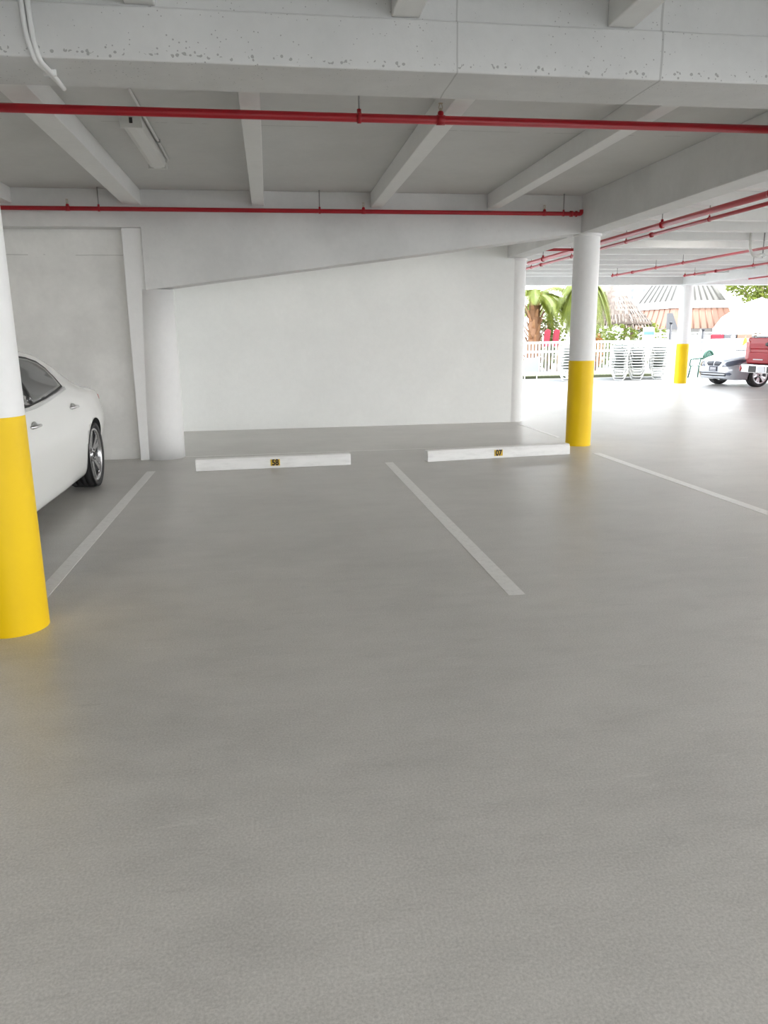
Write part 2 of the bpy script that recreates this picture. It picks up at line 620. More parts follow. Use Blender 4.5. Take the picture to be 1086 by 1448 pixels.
def wheel_stop(a, b, txt, plate_x, label):
    a = Vector(a); b = Vector(b)
    d = b - a
    L = d.length
    ang = math.atan2(d.y, d.x)
    root = thing('wheel_stop', label, 'wheel stop', (a.x, a.y, 0), ang)
    bm = B()
    prism(bm, [(0, 0.0), (0.004, 0.10), (0.02, 0.135), (0.13, 0.135), (0.15, 0.10), (0.155, 0.0)], 0, 0, L)
    obj('bar', bm, M['stop'], root, local=True, bevel=0.008)
    px = plate_x * L
    bm = B()
    box(bm, px - 0.055, px + 0.055, -0.006, 0.006, 0.030, 0.106)
    pl = obj('number_plate', bm, M['plate_yellow'], root, local=True, bevel=0.002)
    pl['label'] = 'amber number plate'
    text_mesh(txt, 0.098, pl, M['ink'], Matrix.Translation((px, -0.008, 0.067)) @ Matrix.Rotation(PI / 2, 4, 'X') @ Matrix.Diagonal((0.82, 1, 1, 1)))
    return root


m = mat('wheel_stop_paint', (0.84, 0.84, 0.825), 0.5)
t = NT(m)
c = t.ramp(t.noise(6, 6, 0.7, stretch=(0.4, 1, 2)), [(0.28, (0.70, 0.70, 0.685)), (0.5, (0.84, 0.84, 0.825)), (0.8, (0.87, 0.87, 0.86))])
t.l(c, t.b.inputs['Base Color'])
t.l(t.bump(t.noise(40, 4, 0.6), 0.15, 0.004), t.b.inputs['Normal'])
M['stop'] = m
wheel_stop((-0.913, 8.90), (0.916, 8.97), '58', 0.505, 'white concrete wheel stop with plate 58, in the left empty bay')
wheel_stop((1.862, 8.97), (3.772, 9.17), '07', 0.485, 'white concrete wheel stop with plate 07, ending by the yellow column')


# ------------------------------------------------------------------ red pipes
def ring(bm, c, axis, r, w):
    mt = Matrix.Translation(c) @ rot_to(axis)
    lathe(bm, [(r * .8, -w), (r, -w), (r, w), (r * .8, w)], 16, mt, closed=True)


def pipe_thing(name, label, path, r, loc, heads=(), hangers=(), couplings=(), elbow=None):
    root = thing(name, label, 'pipe', loc)
    bm = B()
    tube(bm, path, r, 16)
    obj('pipe', bm, M['red_pipe'], root)
    d = (Vector(path[-1]) - Vector(path[0])).normalized()
    for p, h in hangers:                      # clamp ring and threaded rod up to the concrete
        bm = B()
        ring(bm, p, d, r * 1.25, r * .45)
        lathe(bm, [(r * .5, 0), (r * .5, r * 1.9), (0, r * 1.9)], 10, Matrix.Translation(p))
        hg = obj('pipe_clamp', bm, M['red_pipe'], root)
        bm = B()
        tube(bm, [Vector(p) + Vector((0, 0, r * 1.5)), Vector(p) + Vector((0, 0, h))], 0.006, 6)
        obj('hanger_rod', bm, M['steel_rod'], hg)
    for p in heads:                           # tee with an upright sprinkler head
        bm = B()
        p = Vector(p)
        lathe(bm, [(r * .75, 0), (r * .75, r * 1.6), (r * .55, r * 2.0), (0, r * 2.0)], 12, Matrix.Translation(p))
        ring(bm, p, d, r * 1.15, r * 1.0)
        te = obj('pipe_tee', bm, M['red_pipe'], root)
        bm = B()
        q = p + Vector((0, 0, r * 2.0))
        lathe(bm, [(0.009, 0), (0.012, 0.004), (0.008, 0.012), (0.006, 0.02)], 10, Matrix.Translation(q))
        for s in (-1, 1):
            tube(bm, [q + Vector((s * .009, 0, .008)), q + Vector((s * .013, 0, .025)), q + Vector((s * .006, 0, .048))], 0.0028, 5)
        lathe(bm, [(0, 0.046), (0.017, 0.048), (0.017, 0.051), (0, 0.052)], 12, Matrix.Translation(q))
        obj('sprinkler_head', bm, M['brass'], te)
    for p, k in couplings:
        bm = B()
        ring(bm, p, d, r * 1.45, r * k)
        obj('coupling', bm, M['red_pipe'], root)
    return root


Y_1, Z_1 = 5.70, 2.992
p = lambda px: (at(px, 170, Y_1).x, Y_1, Z_1)
pipe_thing('sprinkler_pipe', 'thick red sprinkler pipe crossing under the joists nearest the camera', [(-7, Y_1, Z_1), (4.06, Y_1, Z_1)], 0.029,
           (-1, Y_1, Z_1), heads=[p(623)], hangers=[(p(508), SOF - Z_1)], couplings=[])
Y_2, Z_2 = 9.76, 3.003
p = lambda px: (at(px, 298, Y_2).x, Y_2, Z_2)
xe = at(822, 302, Y_2).x
pipe_thing('sprinkler_pipe', 'red sprinkler pipe along the face of the haunched beam', bend([(-7, Y_2, Z_2), (xe, Y_2, Z_2), (xe, Y_2, Z_2 + 0.05)], 0.03), 0.025,
           (0, Y_2, Z_2), heads=[p(96), p(514), p(770)], hangers=[(p(140), SOF - Z_2), (p(452), SOF - Z_2), (p(797), SOF - Z_2)], couplings=[(p(808), 0.7), (p(815), 0.35)])
Z_3 = 2.90
pipe_thing('sprinkler_main', 'upper of two red pipes sloping right past the yellow column', [(5.21, 0.5, Z_3), (5.21, 15.2, Z_3)], 0.036,
           (5.21, 8, Z_3), hangers=[((5.21, 7.9 + 2.24 * k - .24, Z_3), .165) for k in range(-2, 4)], couplings=[])
pipe_thing('sprinkler_pipe', 'lower of two red pipes sloping right past the yellow column', [(5.58, 0.5, Z_3), (5.58, 16.8, Z_3)], 0.024,
           (5.58, 8, Z_3), hangers=[((5.58, y, Z_3), .165) for y in (4.9, 7.2, 9.4, 11.7, 13.9, 16.1)], couplings=[((5.58, 10.9, Z_3), 1.2), ((5.58, 15.5, Z_3), 1.2)])
r5 = thing('branch_pipe', 'short red elbow pipe between the white back column and the yellow column', 'pipe', (4.39, 12.8, 2.9))
bm = B()
tube(bm, bend([(4.40, 12.8, 3.0), (4.40, 12.8, Z_3), (5.19, 12.8, Z_3)], 0.05), 0.024, 12)
obj('pipe', bm, M['red_pipe'], r5)
bm = B()
ring(bm, (4.40, 12.8, 2.945), (0, 0, 1), 0.033, 0.02)
ring(bm, (4.45, 12.8, Z_3), (1, 0, 0), 0.033, 0.02)
obj('elbow_fitting', bm, M['red_pipe'], r5)
pipe_thing('sprinkler_pipe', 'thin red pipe starting above the thatched hut, far bay', [(8.45, 4, Z_3), (8.45, 18.4, Z_3)], 0.024,
           (8.45, 14, Z_3), heads=[(8.45, 18.35, Z_3)], hangers=[((8.45, y, Z_3), .165) for y in (12.84, 15.08, 16.2, 18.1)], couplings=[((8.45, 17.3, Z_3), 1.2)])
pipe_thing('sprinkler_pipe', 'thin red pipe starting above the far yellow column', [(10.36, 6, Z_3), (10.36, 18.4, Z_3)], 0.024,
           (10.36, 15, Z_3), heads=[(10.36, 18.35, Z_3)], hangers=[((10.36, y, Z_3), .165) for y in (12.84, 15.6, 17.9)], couplings=[((10.36, 17.0, Z_3), 1.2)])
pipe_thing('sprinkler_pipe', 'short stretch of red pipe at the right edge above the tree', [(12.80, 8, Z_3), (12.80, 19.4, Z_3)], 0.024,
           (12.80, 17, Z_3), hangers=[((12.80, y, Z_3), .165) for y in (15.08, 18.44)])

# ------------------------------------------------------------------ light fixture and conduits
lf = thing('ceiling_light', 'unlit long fluorescent ceiling light between the two left joists', 'light', (-0.99, 7.45, SOF))
bm = B(); box(bm, -1.075, -0.925, 6.72, 8.22, 3.19, SOF)
obj('housing', bm, M['white'], lf, bevel=0.006)
bm = B(); prism(bm, [(-1.085, 3.19), (-1.07, 3.155), (-1.03, 3.14), (-0.97, 3.14), (-0.93, 3.155), (-0.915, 3.19)], 1, 6.74, 8.20)
obj('lens', bm, M['diffuser'], lf, bevel=0.004)
bm = B(); box(bm, -1.088, -0.912, 6.705, 6.74, 3.138, SOF)
ec = obj('end_cap', bm, M['diffuser'], lf, bevel=0.004)
bm = B(); box(bm, -1.01, -0.985, 6.697, 6.706, 3.17, 3.21)
obj('latch', bm, M['dark'], ec)
bm = B(); box(bm, -1.088, -0.912, 8.20, 8.235, 3.138, SOF)
obj('end_cap', bm, M['diffuser'], lf, bevel=0.004)
def lamp(x, y, along_x, label, power):
    k_ = 'lit_light_lens_%g' % power
    if k_ not in M:
        M[k_] = mat(k_, (0.8, 0.8, 0.78), 0.4, emit=(1.0, 0.96, 0.90, power))
    t_ = thing('ceiling_light', label, 'light', (x, y, SOF), PI / 2 if along_x else 0)
    bm = B(); box(bm, -.075, .075, -.75, .75, -.05, 0)
    obj('housing', bm, M['white'], t_, local=True, bevel=0.006)
    bm = B(); prism(bm, [(-.085, -.05), (-.07, -.085), (-.03, -.10), (.03, -.10), (.07, -.085), (.085, -.05)], 1, -.73, .73)
    obj('lens', bm, M[k_], t_, local=True)
    for s_ in (-1, 1):
        bm = B(); box(bm, -.088, .088, s_ * .73, s_ * .765, -.102, 0)
        obj('end_cap', bm, M['diffuser'], t_, local=True, bevel=0.004)


lamp(7.75, 13.40, True, 'lit fluorescent ceiling light between the joists of the right bay', 1.2)
lamp(0.2, 11.5, True, 'lit fluorescent ceiling light hidden behind the low end of the haunched beam', 1.8)
lamp(2.6, 11.5, True, 'lit fluorescent ceiling light hidden behind the high end of the haunched beam', 1.8)
lamp(-3.75, 7.2, False, 'unseen ceiling light added to brighten the left bay over the white car', 9)  # out of view, added to lift the dark left wall
lamp(0.1, -0.6, False, 'unseen fill light added above the viewer', 4.5)  # added fill lamp, never in view, for the foreground floor
lamp(-2.6, 0.6, False, 'unseen fill light added behind the viewer on the left', 6)  # added fill lamp out of view, brightens the near column and floor
lamp(2.45, 0.6, False, 'unseen fill light added behind the viewer on the right', 4)  # added fill lamp out of view, brightens the near floor
lamp(7.75, 6.70, True, 'unseen fill light added in the right bay beside the viewer', 12)  # added outside the frame to light the middle floor and joist sides
lamp(8.4, 8.95, True, 'unseen fill light added in the right bay just outside the view', 12)  # second added fill lamp right of the frame, for the middle floor
cd = thing('conduit', 'thin straight conduit along the ceiling beside the long light', 'conduit', (-0.90, 6.8, SOF))
bm = B(); tube(bm, [(-0.895, 5.75, SOF - 0.012), (-0.895, 8.25, SOF - 0.012)], 0.011, 10)
obj('tube', bm, M['white'], cd)
for y in (5.9, 7.5):
    bm = B(); box(bm, -0.915, -0.875, y - .015, y + .015, SOF - 0.026, SOF)
    obj('strap', bm, M['galv'], cd)
cd = thing('conduit', 'pair of bent white conduits wrapping the corner of the pitted beam', 'conduit', (-1.02, 4.03, 2.9))
for dx in (0.0, 0.028):
    bm = B()
    tube(bm, bend([(-1.045 + dx, 4.024, SOF), (-1.03 + dx, 4.024, 2.86), (-1.00 + dx * .7, 4.016, 2.755), (-0.985 + dx * .3, 4.25, 2.76), (-0.98, 4.42 + dx, 2.762)], 0.09, 8), 0.012, 10)
    obj('tube', bm, M['white'], cd)
bm = B(); box(bm, -1.015, -0.955, 4.20, 4.215, 2.748, 2.776)
obj('strap', bm, M['white'], cd)
# drain trap in the right bay
dr = thing('drain_pipe', 'grey hooked drain pipe hanging from the ceiling at the right edge', 'pipe', (8.6, 13.0, 3.2))
bm = B()
b0, b1, b2_, b3 = at(1062, 328, 12.7), at(1060, 352, 12.7), at(1066, 363, 12.7), at(1077, 361, 12.7)
tube(bm, bend([(b0.x, 12.7, 3.24), (b1.x, 12.7, b1.z), (b2_.x, 12.7, b2_.z), (b3.x, 12.7, b3.z)], 0.08), 0.026, 12)
obj('trap', bm, M['diffuser'], dr)
bm = B(); tube(bm, [(b3.x + .02, 12.7, 3.24), (b3.x + .02, 12.7, b3.z - .04)], 0.011, 8)
obj('rod', bm, M['steel_rod'], dr)
bm = B(); box(bm, b3.x - .03, b3.x + .05, 12.68, 12.72, b3.z - .03, b3.z + .03)
obj('bracket', bm, M['galv'], dr)


# ------------------------------------------------------------------ cars
def pchip(xs, ys, q):
    xs = np.array(xs, float); ys = np.array(ys, float); q = np.asarray(q, float)
    h = np.diff(xs); d = np.diff(ys) / h
    mm = np.zeros_like(ys)
    for i in range(1, len(xs) - 1):
        if d[i - 1] * d[i] > 0:
            w1, w2 = 2 * h[i] + h[i - 1], h[i] + 2 * h[i - 1]
            mm[i] = (w1 + w2) / (w1 / d[i - 1] + w2 / d[i])
    mm[0], mm[-1] = d[0], d[-1]
    k = np.clip(np.searchsorted(xs, q) - 1, 0, len(h) - 1)
    tt = (q - xs[k]) / h[k]
    return ((1 + 2 * tt) * (1 - tt) ** 2 * ys[k] + tt * (1 - tt) ** 2 * h[k] * mm[k] + tt ** 2 * (3 - 2 * tt) * ys[k + 1] + tt ** 2 * (tt - 1) * h[k] * mm[k + 1])


def car_body(stations, n=90):
    """stations rows: s, zb, ws, zs, wm, zm, wb, zbelt, wr, zre, zt ; s runs rear to front along local +y, closed loft"""
    A = np.array(stations, float)
    L = A[-1, 0]
    u = np.linspace(0, 1, n)
    ss = L * (0.5 - 0.5 * np.cos(PI * u)) * 0.55 + L * u * 0.45
    C = [pchip(A[:, 0], A[:, k], ss) for k in range(1, A.shape[1])]
    bm = B()
    rings = []
    for i, s in enumerate(ss):
        zb, ws, zs, wm, zm, wb, zbe, wr, zre, zt = [c[i] for c in C]
        key = [(0, zb), (ws * .55, zb), (ws - .06, zb), (ws, zs), ((ws + wm) / 2 + .012, (zs + zm) / 2), (wm, zm), ((wm + wb) / 2 + .010, (zm + zbe) / 2), (wb, zbe), ((wb + wr) / 2 + .012, (zbe + zre) / 2 + .005), (wr, zre), (wr * .6, zt - (zt - zre) * .22), (0, zt)]
        K = np.array(key)
        tt = np.arange(len(K))
        fine = np.linspace(2, len(K) - 1, 34)
        xs = np.concatenate([K[:2, 0], pchip(tt, K[:, 0], fine)])
        zs_ = np.concatenate([K[:2, 1], pchip(tt, K[:, 1], fine)])
        half = [(x, z) for x, z in zip(xs, zs_)]
        ring_ = [(x, z) for x, z in half] + [(-x, z) for x, z in half[-2:0:-1]]
        rings.append([bm.verts.new((x, s, z)) for x, z in ring_])
    m_ = len(rings[0])
    for a, b in zip(rings, rings[1:]):
        for k in range(m_):
            f = bm.faces.new((a[k], a[(k + 1) % m_], b[(k + 1) % m_], b[k]))
            f.smooth = True
    bm.faces.new(rings[0][::-1])
    bm.faces.new(rings[-1])
    bmesh.ops.recalc_face_normals(bm, faces=bm.faces)
    return bm


def cut_arches(body, axles, r, w_in, w_out, zc):
    """boolean wheel arches; inner faces get material slot 1"""
    bm = B()
    for s in axles:
        for sg in (-1, 1):
            mt = Matrix.Translation((sg * (w_in + w_out) / 2, s, zc)) @ rot_to((1, 0, 0))
            h = (w_out - w_in) / 2
            lathe(bm, [(0, -h), (r, -h), (r, h), (0, h)], 48, mt, 1, smooth=True)
    bmesh.ops.recalc_face_normals(bm, faces=bm.faces)
    me = bpy.data.meshes.new('cutter')
    bm.to_mesh(me)
    bm.free()
    me.materials.append(body.data.materials[0])
    me.materials.append(body.data.materials[1])
    co = bpy.data.objects.new('cutter', me)
    COL.objects.link(co)
    co.parent = body.parent
    co.matrix_parent_inverse = Matrix()
    md = body.modifiers.new('b', 'BOOLEAN')
    md.operation = 'DIFFERENCE'
    md.object = co
    md.solver = 'EXACT'
    bpy.context.view_layer.update()
    dg = bpy.context.evaluated_depsgraph_get()
    nm = bpy.data.meshes.new_from_object(body.evaluated_get(dg))
    body.modifiers.clear()
    old = body.data
    body.data = nm
    nm.name = old.name
    bpy.data.objects.remove(co)


def patch(name, bvh, outline, plane, off, m, parent, rings_=7, thick=0.006, dens=6, label=None):
    """project a star-shaped outline on to a body: plane 'side+','side-' use (s,z); 'front','rear' use (x,z)"""
    pts = []
    n = len(outline)
    for i in range(n):
        a, b = outline[i], outline[(i + 1) % n]
        for k in range(dens):
            tt = k / dens
            pts.append((a[0] + (b[0] - a[0]) * tt, a[1] + (b[1] - a[1]) * tt))
    cx_ = sum(p[0] for p in pts) / len(pts); cz_ = sum(p[1] for p in pts) / len(pts)
    dirs = {'side+': Vector((-1, 0, 0)), 'side-': Vector((1, 0, 0)), 'front': Vector((0, -1, 0)), 'rear': Vector((0, 1, 0)), 'top': Vector((0, 0, -1))}
    d = dirs[plane]

    def hit(a, b):
        o = {'side+': (3, a, b), 'side-': (-3, a, b), 'front': (a, 12, b), 'rear': (a, -12, b), 'top': (a, b, 4)}[plane]
        loc, nr, ix, ds = bvh.ray_cast(Vector(o), d)
        if loc is None:
            loc = Vector(o) + d * 2
            nr = -d
        if nr.dot(d) > 0:
            nr = -nr
        return loc, nr
    bm = B()
    top, low = [], []
    for k in range(rings_ + 1):
        s = k / rings_
        if k == 0:
            q = [hit(cx_, cz_)]
        else:
            q = [hit(cx_ + (p[0] - cx_) * s, cz_ + (p[1] - cz_) * s) for p in pts]
        top.append([bm.verts.new(l + nn * off) for l, nn in q])
    N = len(pts)
    for i in range(N):
        bm.faces.new((top[0][0], top[1][i], top[1][(i + 1) % N]))
    for k in range(1, rings_):
        for i in range(N):
            bm.faces.new((top[k][i], top[k + 1][i], top[k + 1][(i + 1) % N], top[k][(i + 1) % N]))
    rim = [bm.verts.new(v.co + d * thick) for v in top[-1]]
    for i in range(N):
        bm.faces.new((top[-1][i], rim[i], rim[(i + 1) % N], top[-1][(i + 1) % N]))
    for f in bm.faces:
        f.smooth = True
    o = obj(name, bm, m, parent, local=True)
    if label:
        o['label'] = label
    return o


def wheel(parent, x, s, R, rr, width, spokes, sgn, m_rim, twin=True, groove=True):
    """rim mesh with tyre, brake disc and hub cap as sub-parts; sgn +1: outer face to +x"""
    mt = Matrix.Translation((x, s, R)) @ rot_to((sgn, 0, 0))   # local z points outwards; wheel face at z=0
    w = width
    bm = B()
    lathe(bm, [(rr - .03, -w + .03), (rr, -w + .02), (rr, -w), (rr + .008, -w), (rr + .008, 0.0), (rr - .004, 0.006), (rr - .022, -.004), (rr - .03, -.03)], 48, mt, closed=True)
    for k in range(spokes):
        a0 = 2 * PI * k / spokes + PI / 2
        offs = (-0.17, 0.17) if twin else (0,)
        for da in offs:
            ri, ro = 0.055, rr - .012
            p0 = Vector((ri * math.cos(a0 + da * .5), ri * math.sin(a0 + da * .5), -.035))
            p1 = Vector((ro * .6 * math.cos(a0 + da), ro * .6 * math.sin(a0 + da), -.022))
            p2 = Vector((ro * math.cos(a0 + da * 1.2), ro * math.sin(a0 + da * 1.2), -.008))
            wd = .024 if twin else .040
            for q0, q1, wa, wb_ in ((p0, p1, wd * 1.2, wd), (p1, p2, wd, wd * 1.25)):
                dd = (q1 - q0).normalized()
                sd = dd.cross(Vector((0, 0, 1))).normalized()
                vs = []
                for q, ww in ((q0, wa), (q1, wb_)):
                    for c1, c2 in ((-1, 0), (1, 0), (.9, -.03), (-.9, -.03)):
                        vs.append(bm.verts.new(mt @ (q + sd * ww * c1 + Vector((0, 0, c2)))))
                for i in range(4):
                    j = (i + 1) % 4
                    bm.faces.new((vs[i], vs[j], vs[4 + j], vs[4 + i]))
                bm.faces.new(vs[3::-1]); bm.faces.new(vs[4:])
    lathe(bm, [(0, -.055), (.075, -.055), (.072, -.026), (.05, -.018), (0, -.014)], 24, mt)
    rim = obj('wheel', bm, m_rim, parent, local=True)
    bm = B()
    prof = [(rr + .006, -.004), (rr + .03, .010), (rr + .06, .012), (R - .02, .004), (R - .004, -.018), (R, -.03)]
    if groove:
        for g in (.28, .5, .72):
            prof += [(R, -w * g + .008), (R - .008, -w * g + .004), (R - .008, -w * g - .004), (R, -w * g - .008)]
    prof += [(R, -w + .03), (R - .02, -w - .004), (rr + .03, -w - .01), (rr + .006, -w + .004)]
    lathe(bm, prof, 56, mt, closed=True)
    obj('tyre', bm, M['tyre'], rim, local=True)
    bm = B()
    lathe(bm, [(0, -.10), (rr * .78, -.10), (rr * .78, -.12), (0, -.12)], 32, mt)
    obj('brake_disc', bm, M['galv'], rim, local=True)
    bm = B()
    lathe(bm, [(0, -.010), (.022, -.011), (.03, -.016)], 16, mt)
    for k in range(5):
        a0 = 2 * PI * (k + .5) / 5 + PI / 2
        lathe(bm, [(0, 0), (.009, 0), (.009, -.02)], 8, mt @ Matrix.Translation((.052 * math.cos(a0), .052 * math.sin(a0), -.014)))
    obj('hub_cap', bm, M['dark'], rim, local=True)
    return rim


def handle(parent, bvh, s, z, plane, m=None, L=0.21):
    d = Vector((-1, 0, 0)) if plane == 'side+' else Vector((1, 0, 0))
    sg = -d.x
    loc, nr, _, _ = bvh.ray_cast(Vector((3 * sg, s, z)), d)
    x = loc.x
    bm = B()
    tube(bm, bend([(x - .01 * sg, s - L / 2, z), (x + .030 * sg, s - L * .38, z + .004), (x + .036 * sg, s, z + .006), (x + .030 * sg, s + L * .38, z + .004), (x - .01 * sg, s + L / 2, z)], .03, 4), .013, 10)
    h = obj('door_handle', bm, m or M['chrome'], parent, local=True)
    h['label'] = 'chrome door handle'
    bm = B()
    lathe(bm, [(0.055, 0), (.05, .006), (0, .004)], 24, Matrix.Translation((x - .001 * sg, s, z)) @ rot_to((sg, 0, 0)) @ Matrix.Diagonal((.75, 1.35, 1, 1)))
    obj('handle_recess', bm, M['galv'], h, local=True)


# ---- white sedan: local +y runs from its tail to its nose, placed with the nose towards the viewer
ws_root = thing('sedan_car', 'white sedan parked behind the left yellow column, tail to the wall', 'car', (-2.80, 9.26, 0), PI)
WST = [
    # s, zb, ws, zs, wm, zm, wb, zbelt, wr, zre, zt
    (0.00, .42, .62, .46, .70, .66, .66, .86, .54, .90, .92),
    (0.05, .33, .70, .42, .78, .66, .74, .90, .60, .955, .98),
    (0.16, .26, .78, .37, .865, .66, .80, .94, .66, .99, 1.03),
    (0.45, .21, .86, .32, .940, .67, .87, .96, .71, 1.02, 1.06),
    (0.80, .19, .90, .29, .970, .69, .885, .985, .72, 1.06, 1.12),
    (1.05, .18, .92, .26, .975, .69, .88, .995, .69, 1.15, 1.22),
    (1.40, .17, .93, .24, .970, .68, .875, 1.00, .66, 1.285, 1.35),
    (1.72, .17, .93, .23, .965, .66, .870, 1.00, .61, 1.385, 1.44),
    (2.25, .17, .93, .20, .955, .62, .865, 1.00, .60, 1.42, 1.475),
    (2.85, .17, .93, .20, .950, .62, .865, .985, .60, 1.42, 1.48),
    (3.30, .17, .93, .20, .955, .62, .870, .975, .60, 1.36, 1.42),
    (3.80, .18, .93, .22, .970, .62, .870, .955, .64, 1.10, 1.16),
    (4.10, .19, .92, .25, .972, .62, .86, .93, .66, .97, 1.01),
    (4.50, .20, .86, .28, .93, .60, .80, .84, .60, .88, .91),
    (4.85, .22, .70, .30, .78, .52, .66, .70, .48, .74, .76),
    (4.97, .28, .50, .34, .58, .46, .50, .58, .38, .62, .63)]
bm = car_body(WST)
wb_bvh = BVHTree.FromBMesh(bm)
body = obj('body', bm, [M['white_car'], M['black']], ws_root, local=True)
AX_R, AX_F, WR = 1.03, 4.05, 0.335
cut_arches(body, (AX_R, AX_F), 0.385, 0.60, 1.2, 0.335)
for sg in (1, -1):
    pl_ = 'side+' if sg > 0 else 'side-'
    # window line: dark trim band then glass, chrome strip under it
    outl = [(1.61, 1.075), (1.63, 1.17), (1.70, 1.265), (1.83, 1.325), (2.05, 1.365), (2.4, 1.395), (2.9, 1.395), (3.3, 1.34), (3.65, 1.20), (3.9, 1.01), (3.4, .995), (2.8, .985), (2.3, 1.012), (1.9, 1.045)]
    fr = patch('window_frame', wb_bvh, outl, pl_, 0.004, M['dark'], ws_root)
    rear_g = [(1.665, 1.09), (1.68, 1.17), (1.74, 1.25), (1.86, 1.305), (2.07, 1.345), (2.4, 1.374), (2.62, 1.377), (2.72, 1.004), (2.3, 1.03), (1.92, 1.062)]
    patch('rear_side_glass', wb_bvh, rear_g, pl_, 0.008, M['glass_dark'], ws_root)
    front_g = [(2.76, 1.002), (2.66, 1.376), (2.9, 1.376), (3.28, 1.322), (3.6, 1.19), (3.82, 1.02), (3.4, 1.01)]
    patch('front_side_glass', wb_bvh, front_g, pl_, 0.008, M['glass_dark'], ws_root)
    chrome_l = [(1.62, 1.05), (1.66, 1.068), (1.95, 1.045), (2.3, 1.028), (2.8, 1.014), (3.4, 1.009), (3.9, 1.013), (3.9, .996), (3.4, .988), (2.8, .993), (2.3, 1.007), (1.95, 1.022)]
    bm = B()
    prev = None
    for k in range(41):
        s = 1.57 + (3.9 - 1.57) * k / 40
        zc = float(pchip([1.57, 1.92, 2.3, 2.8, 3.4, 3.9], [1.064, 1.03, .998, .972, .982, .998], [s])[0])
        row = []
        for dz in (-.012, .012):
            loc, nr, _, _ = wb_bvh.ray_cast(Vector((3 * sg, s, zc + dz)), Vector((-sg, 0, 0)))
            row.append(bm.verts.new(loc + Vector((sg * .008, 0, 0))))
            row.append(bm.verts.new(loc - Vector((sg * .006, 0, 0))))
        if prev:
            bm.faces.new((prev[0], row[0], row[2], prev[2]))
            bm.faces.new((prev[2], row[2], row[3], prev[3]))
            bm.faces.new((prev[0], prev[1], row[1], row[0]))
        prev = row
    st = obj('window_trim', bm, M['chrome'], ws_root, local=True)
    st['label'] = 'chrome strip under the windows'
    handle(ws_root, wb_bvh, 1.63, .882, pl_)
    handle(ws_root, wb_bvh, 2.87, .835, pl_)
    # tail lamp wrapping the rear corner
    tl = [(.03, .80), (.05, .87), (.18, .915), (.36, .92), (.28, .86), (.12, .82)]
    patch('tail_lamp', wb_bvh, tl, pl_, 0.004, M['lamp_red'], ws_root, thick=0.004)
    # sill crease strip
    sc_ = [(1.55, .30), (1.60, .335), (2.2, .285), (2.8, .262), (3.5, .262), (3.5, .252), (2.8, .250), (2.2, .268)]
    for ax, nmw in ((AX_R, 'rear'), (AX_F, 'front')):
        wheel(ws_root, sg * 0.945, ax, WR, 0.272, 0.25, 5, sg, M['rim'])
    # wing mirror
    bm = B()
    lathe(bm, [(0, -.10), (.05, -.09), (.075, -.03), (.075, .04), (.055, .085), (0, .09)], 20, Matrix.Translation((sg * .98, 4.00, 1.00)) @ rot_to((sg, 0, 0)) @ Matrix.Diagonal((.9, .7, 1.1, 1)))
    tube(bm, [(sg * .82, 4.02, .92), (sg * .94, 4.01, .98)], .02, 8)
    obj('wing_mirror', bm, M['white_car'], ws_root, local=True)
rw = [(-.60, 1.12), (-.50, 1.30), (0, 1.36), (.50, 1.30), (.60, 1.12), (0, 1.08)]
patch('rear_window', wb_bvh, [(-.58, .95), (-.50, 1.45), (0, 1.6), (.50, 1.45), (.58, .95), (0, .88)], 'top', 0.004, M['glass_dark'], ws_root)
patch('windscreen', wb_bvh, [(-.62, 3.92), (-.52, 3.38), (0, 3.25), (.52, 3.38), (.62, 3.92), (0, 4.02)], 'top', 0.004, M['glass_dark'], ws_root)
bm = B()
patch('rear_plate', wb_bvh, [(-.26, .52), (.26, .52), (.26, .63), (-.26, .63)], 'rear', 0.004, M['plate_mark'], ws_root)

# ---- silver sedan on the far right, nose towards the viewer's left
hd = Vector((-0.985, -0.12, 0)).normalized()
# local +y (tail to nose) points along hd
rz = math.atan2(hd.y, hd.x) - PI / 2
axle_mid = Vector((13.46, 20.53, 0))
LEN, FAX = 4.84, 4.0
org = axle_mid - hd * FAX
sv = thing('sedan_car', 'silver sedan with twin grille facing left beside the far yellow column', 'car', (org.x, org.y, 0), rz)
SST = [
    (0.00, .40, .62, .46, .72, .68, .66, .88, .54, .94, .97),
    (0.10, .28, .74, .40, .84, .66, .78, .92, .64, 1.00, 1.03),
    (0.45, .22, .84, .32, .90, .66, .83, .95, .68, 1.05, 1.09),
    (1.05, .19, .88, .28, .925, .66, .84, .97, .66, 1.14, 1.19),
    (1.60, .18, .89, .25, .925, .62, .84, .965, .60, 1.36, 1.41),
    (2.40, .18, .89, .22, .92, .60, .84, .95, .58, 1.42, 1.47),
    (2.90, .18, .89, .22, .92, .60, .84, .94, .60, 1.38, 1.43),
    (3.45, .18, .89, .24, .925, .60, .84, .925, .66, 1.06, 1.10),
    (3.65, .19, .89, .26, .925, .60, .84, .91, .70, .97, 1.01),
    (4.10, .20, .88, .28, .92, .60, .82, .86, .68, .91, .955),
    (4.45, .20, .84, .28, .885, .58, .77, .79, .62, .84, .885),
    (4.68, .20, .76, .28, .80, .52, .68, .72, .52, .765, .80),
    (4.79, .22, .64, .30, .68, .48, .58, .66, .44, .70, .73),
    (4.84, .27, .52, .34, .56, .46, .48, .60, .36, .63, .65)]
bm = car_body(SST)
sb = BVHTree.FromBMesh(bm)
body = obj('body', bm, [M['silver_car'], M['black']], sv, local=True)
cut_arches(body, (1.11, FAX), 0.365, 0.55, 1.2, 0.33)
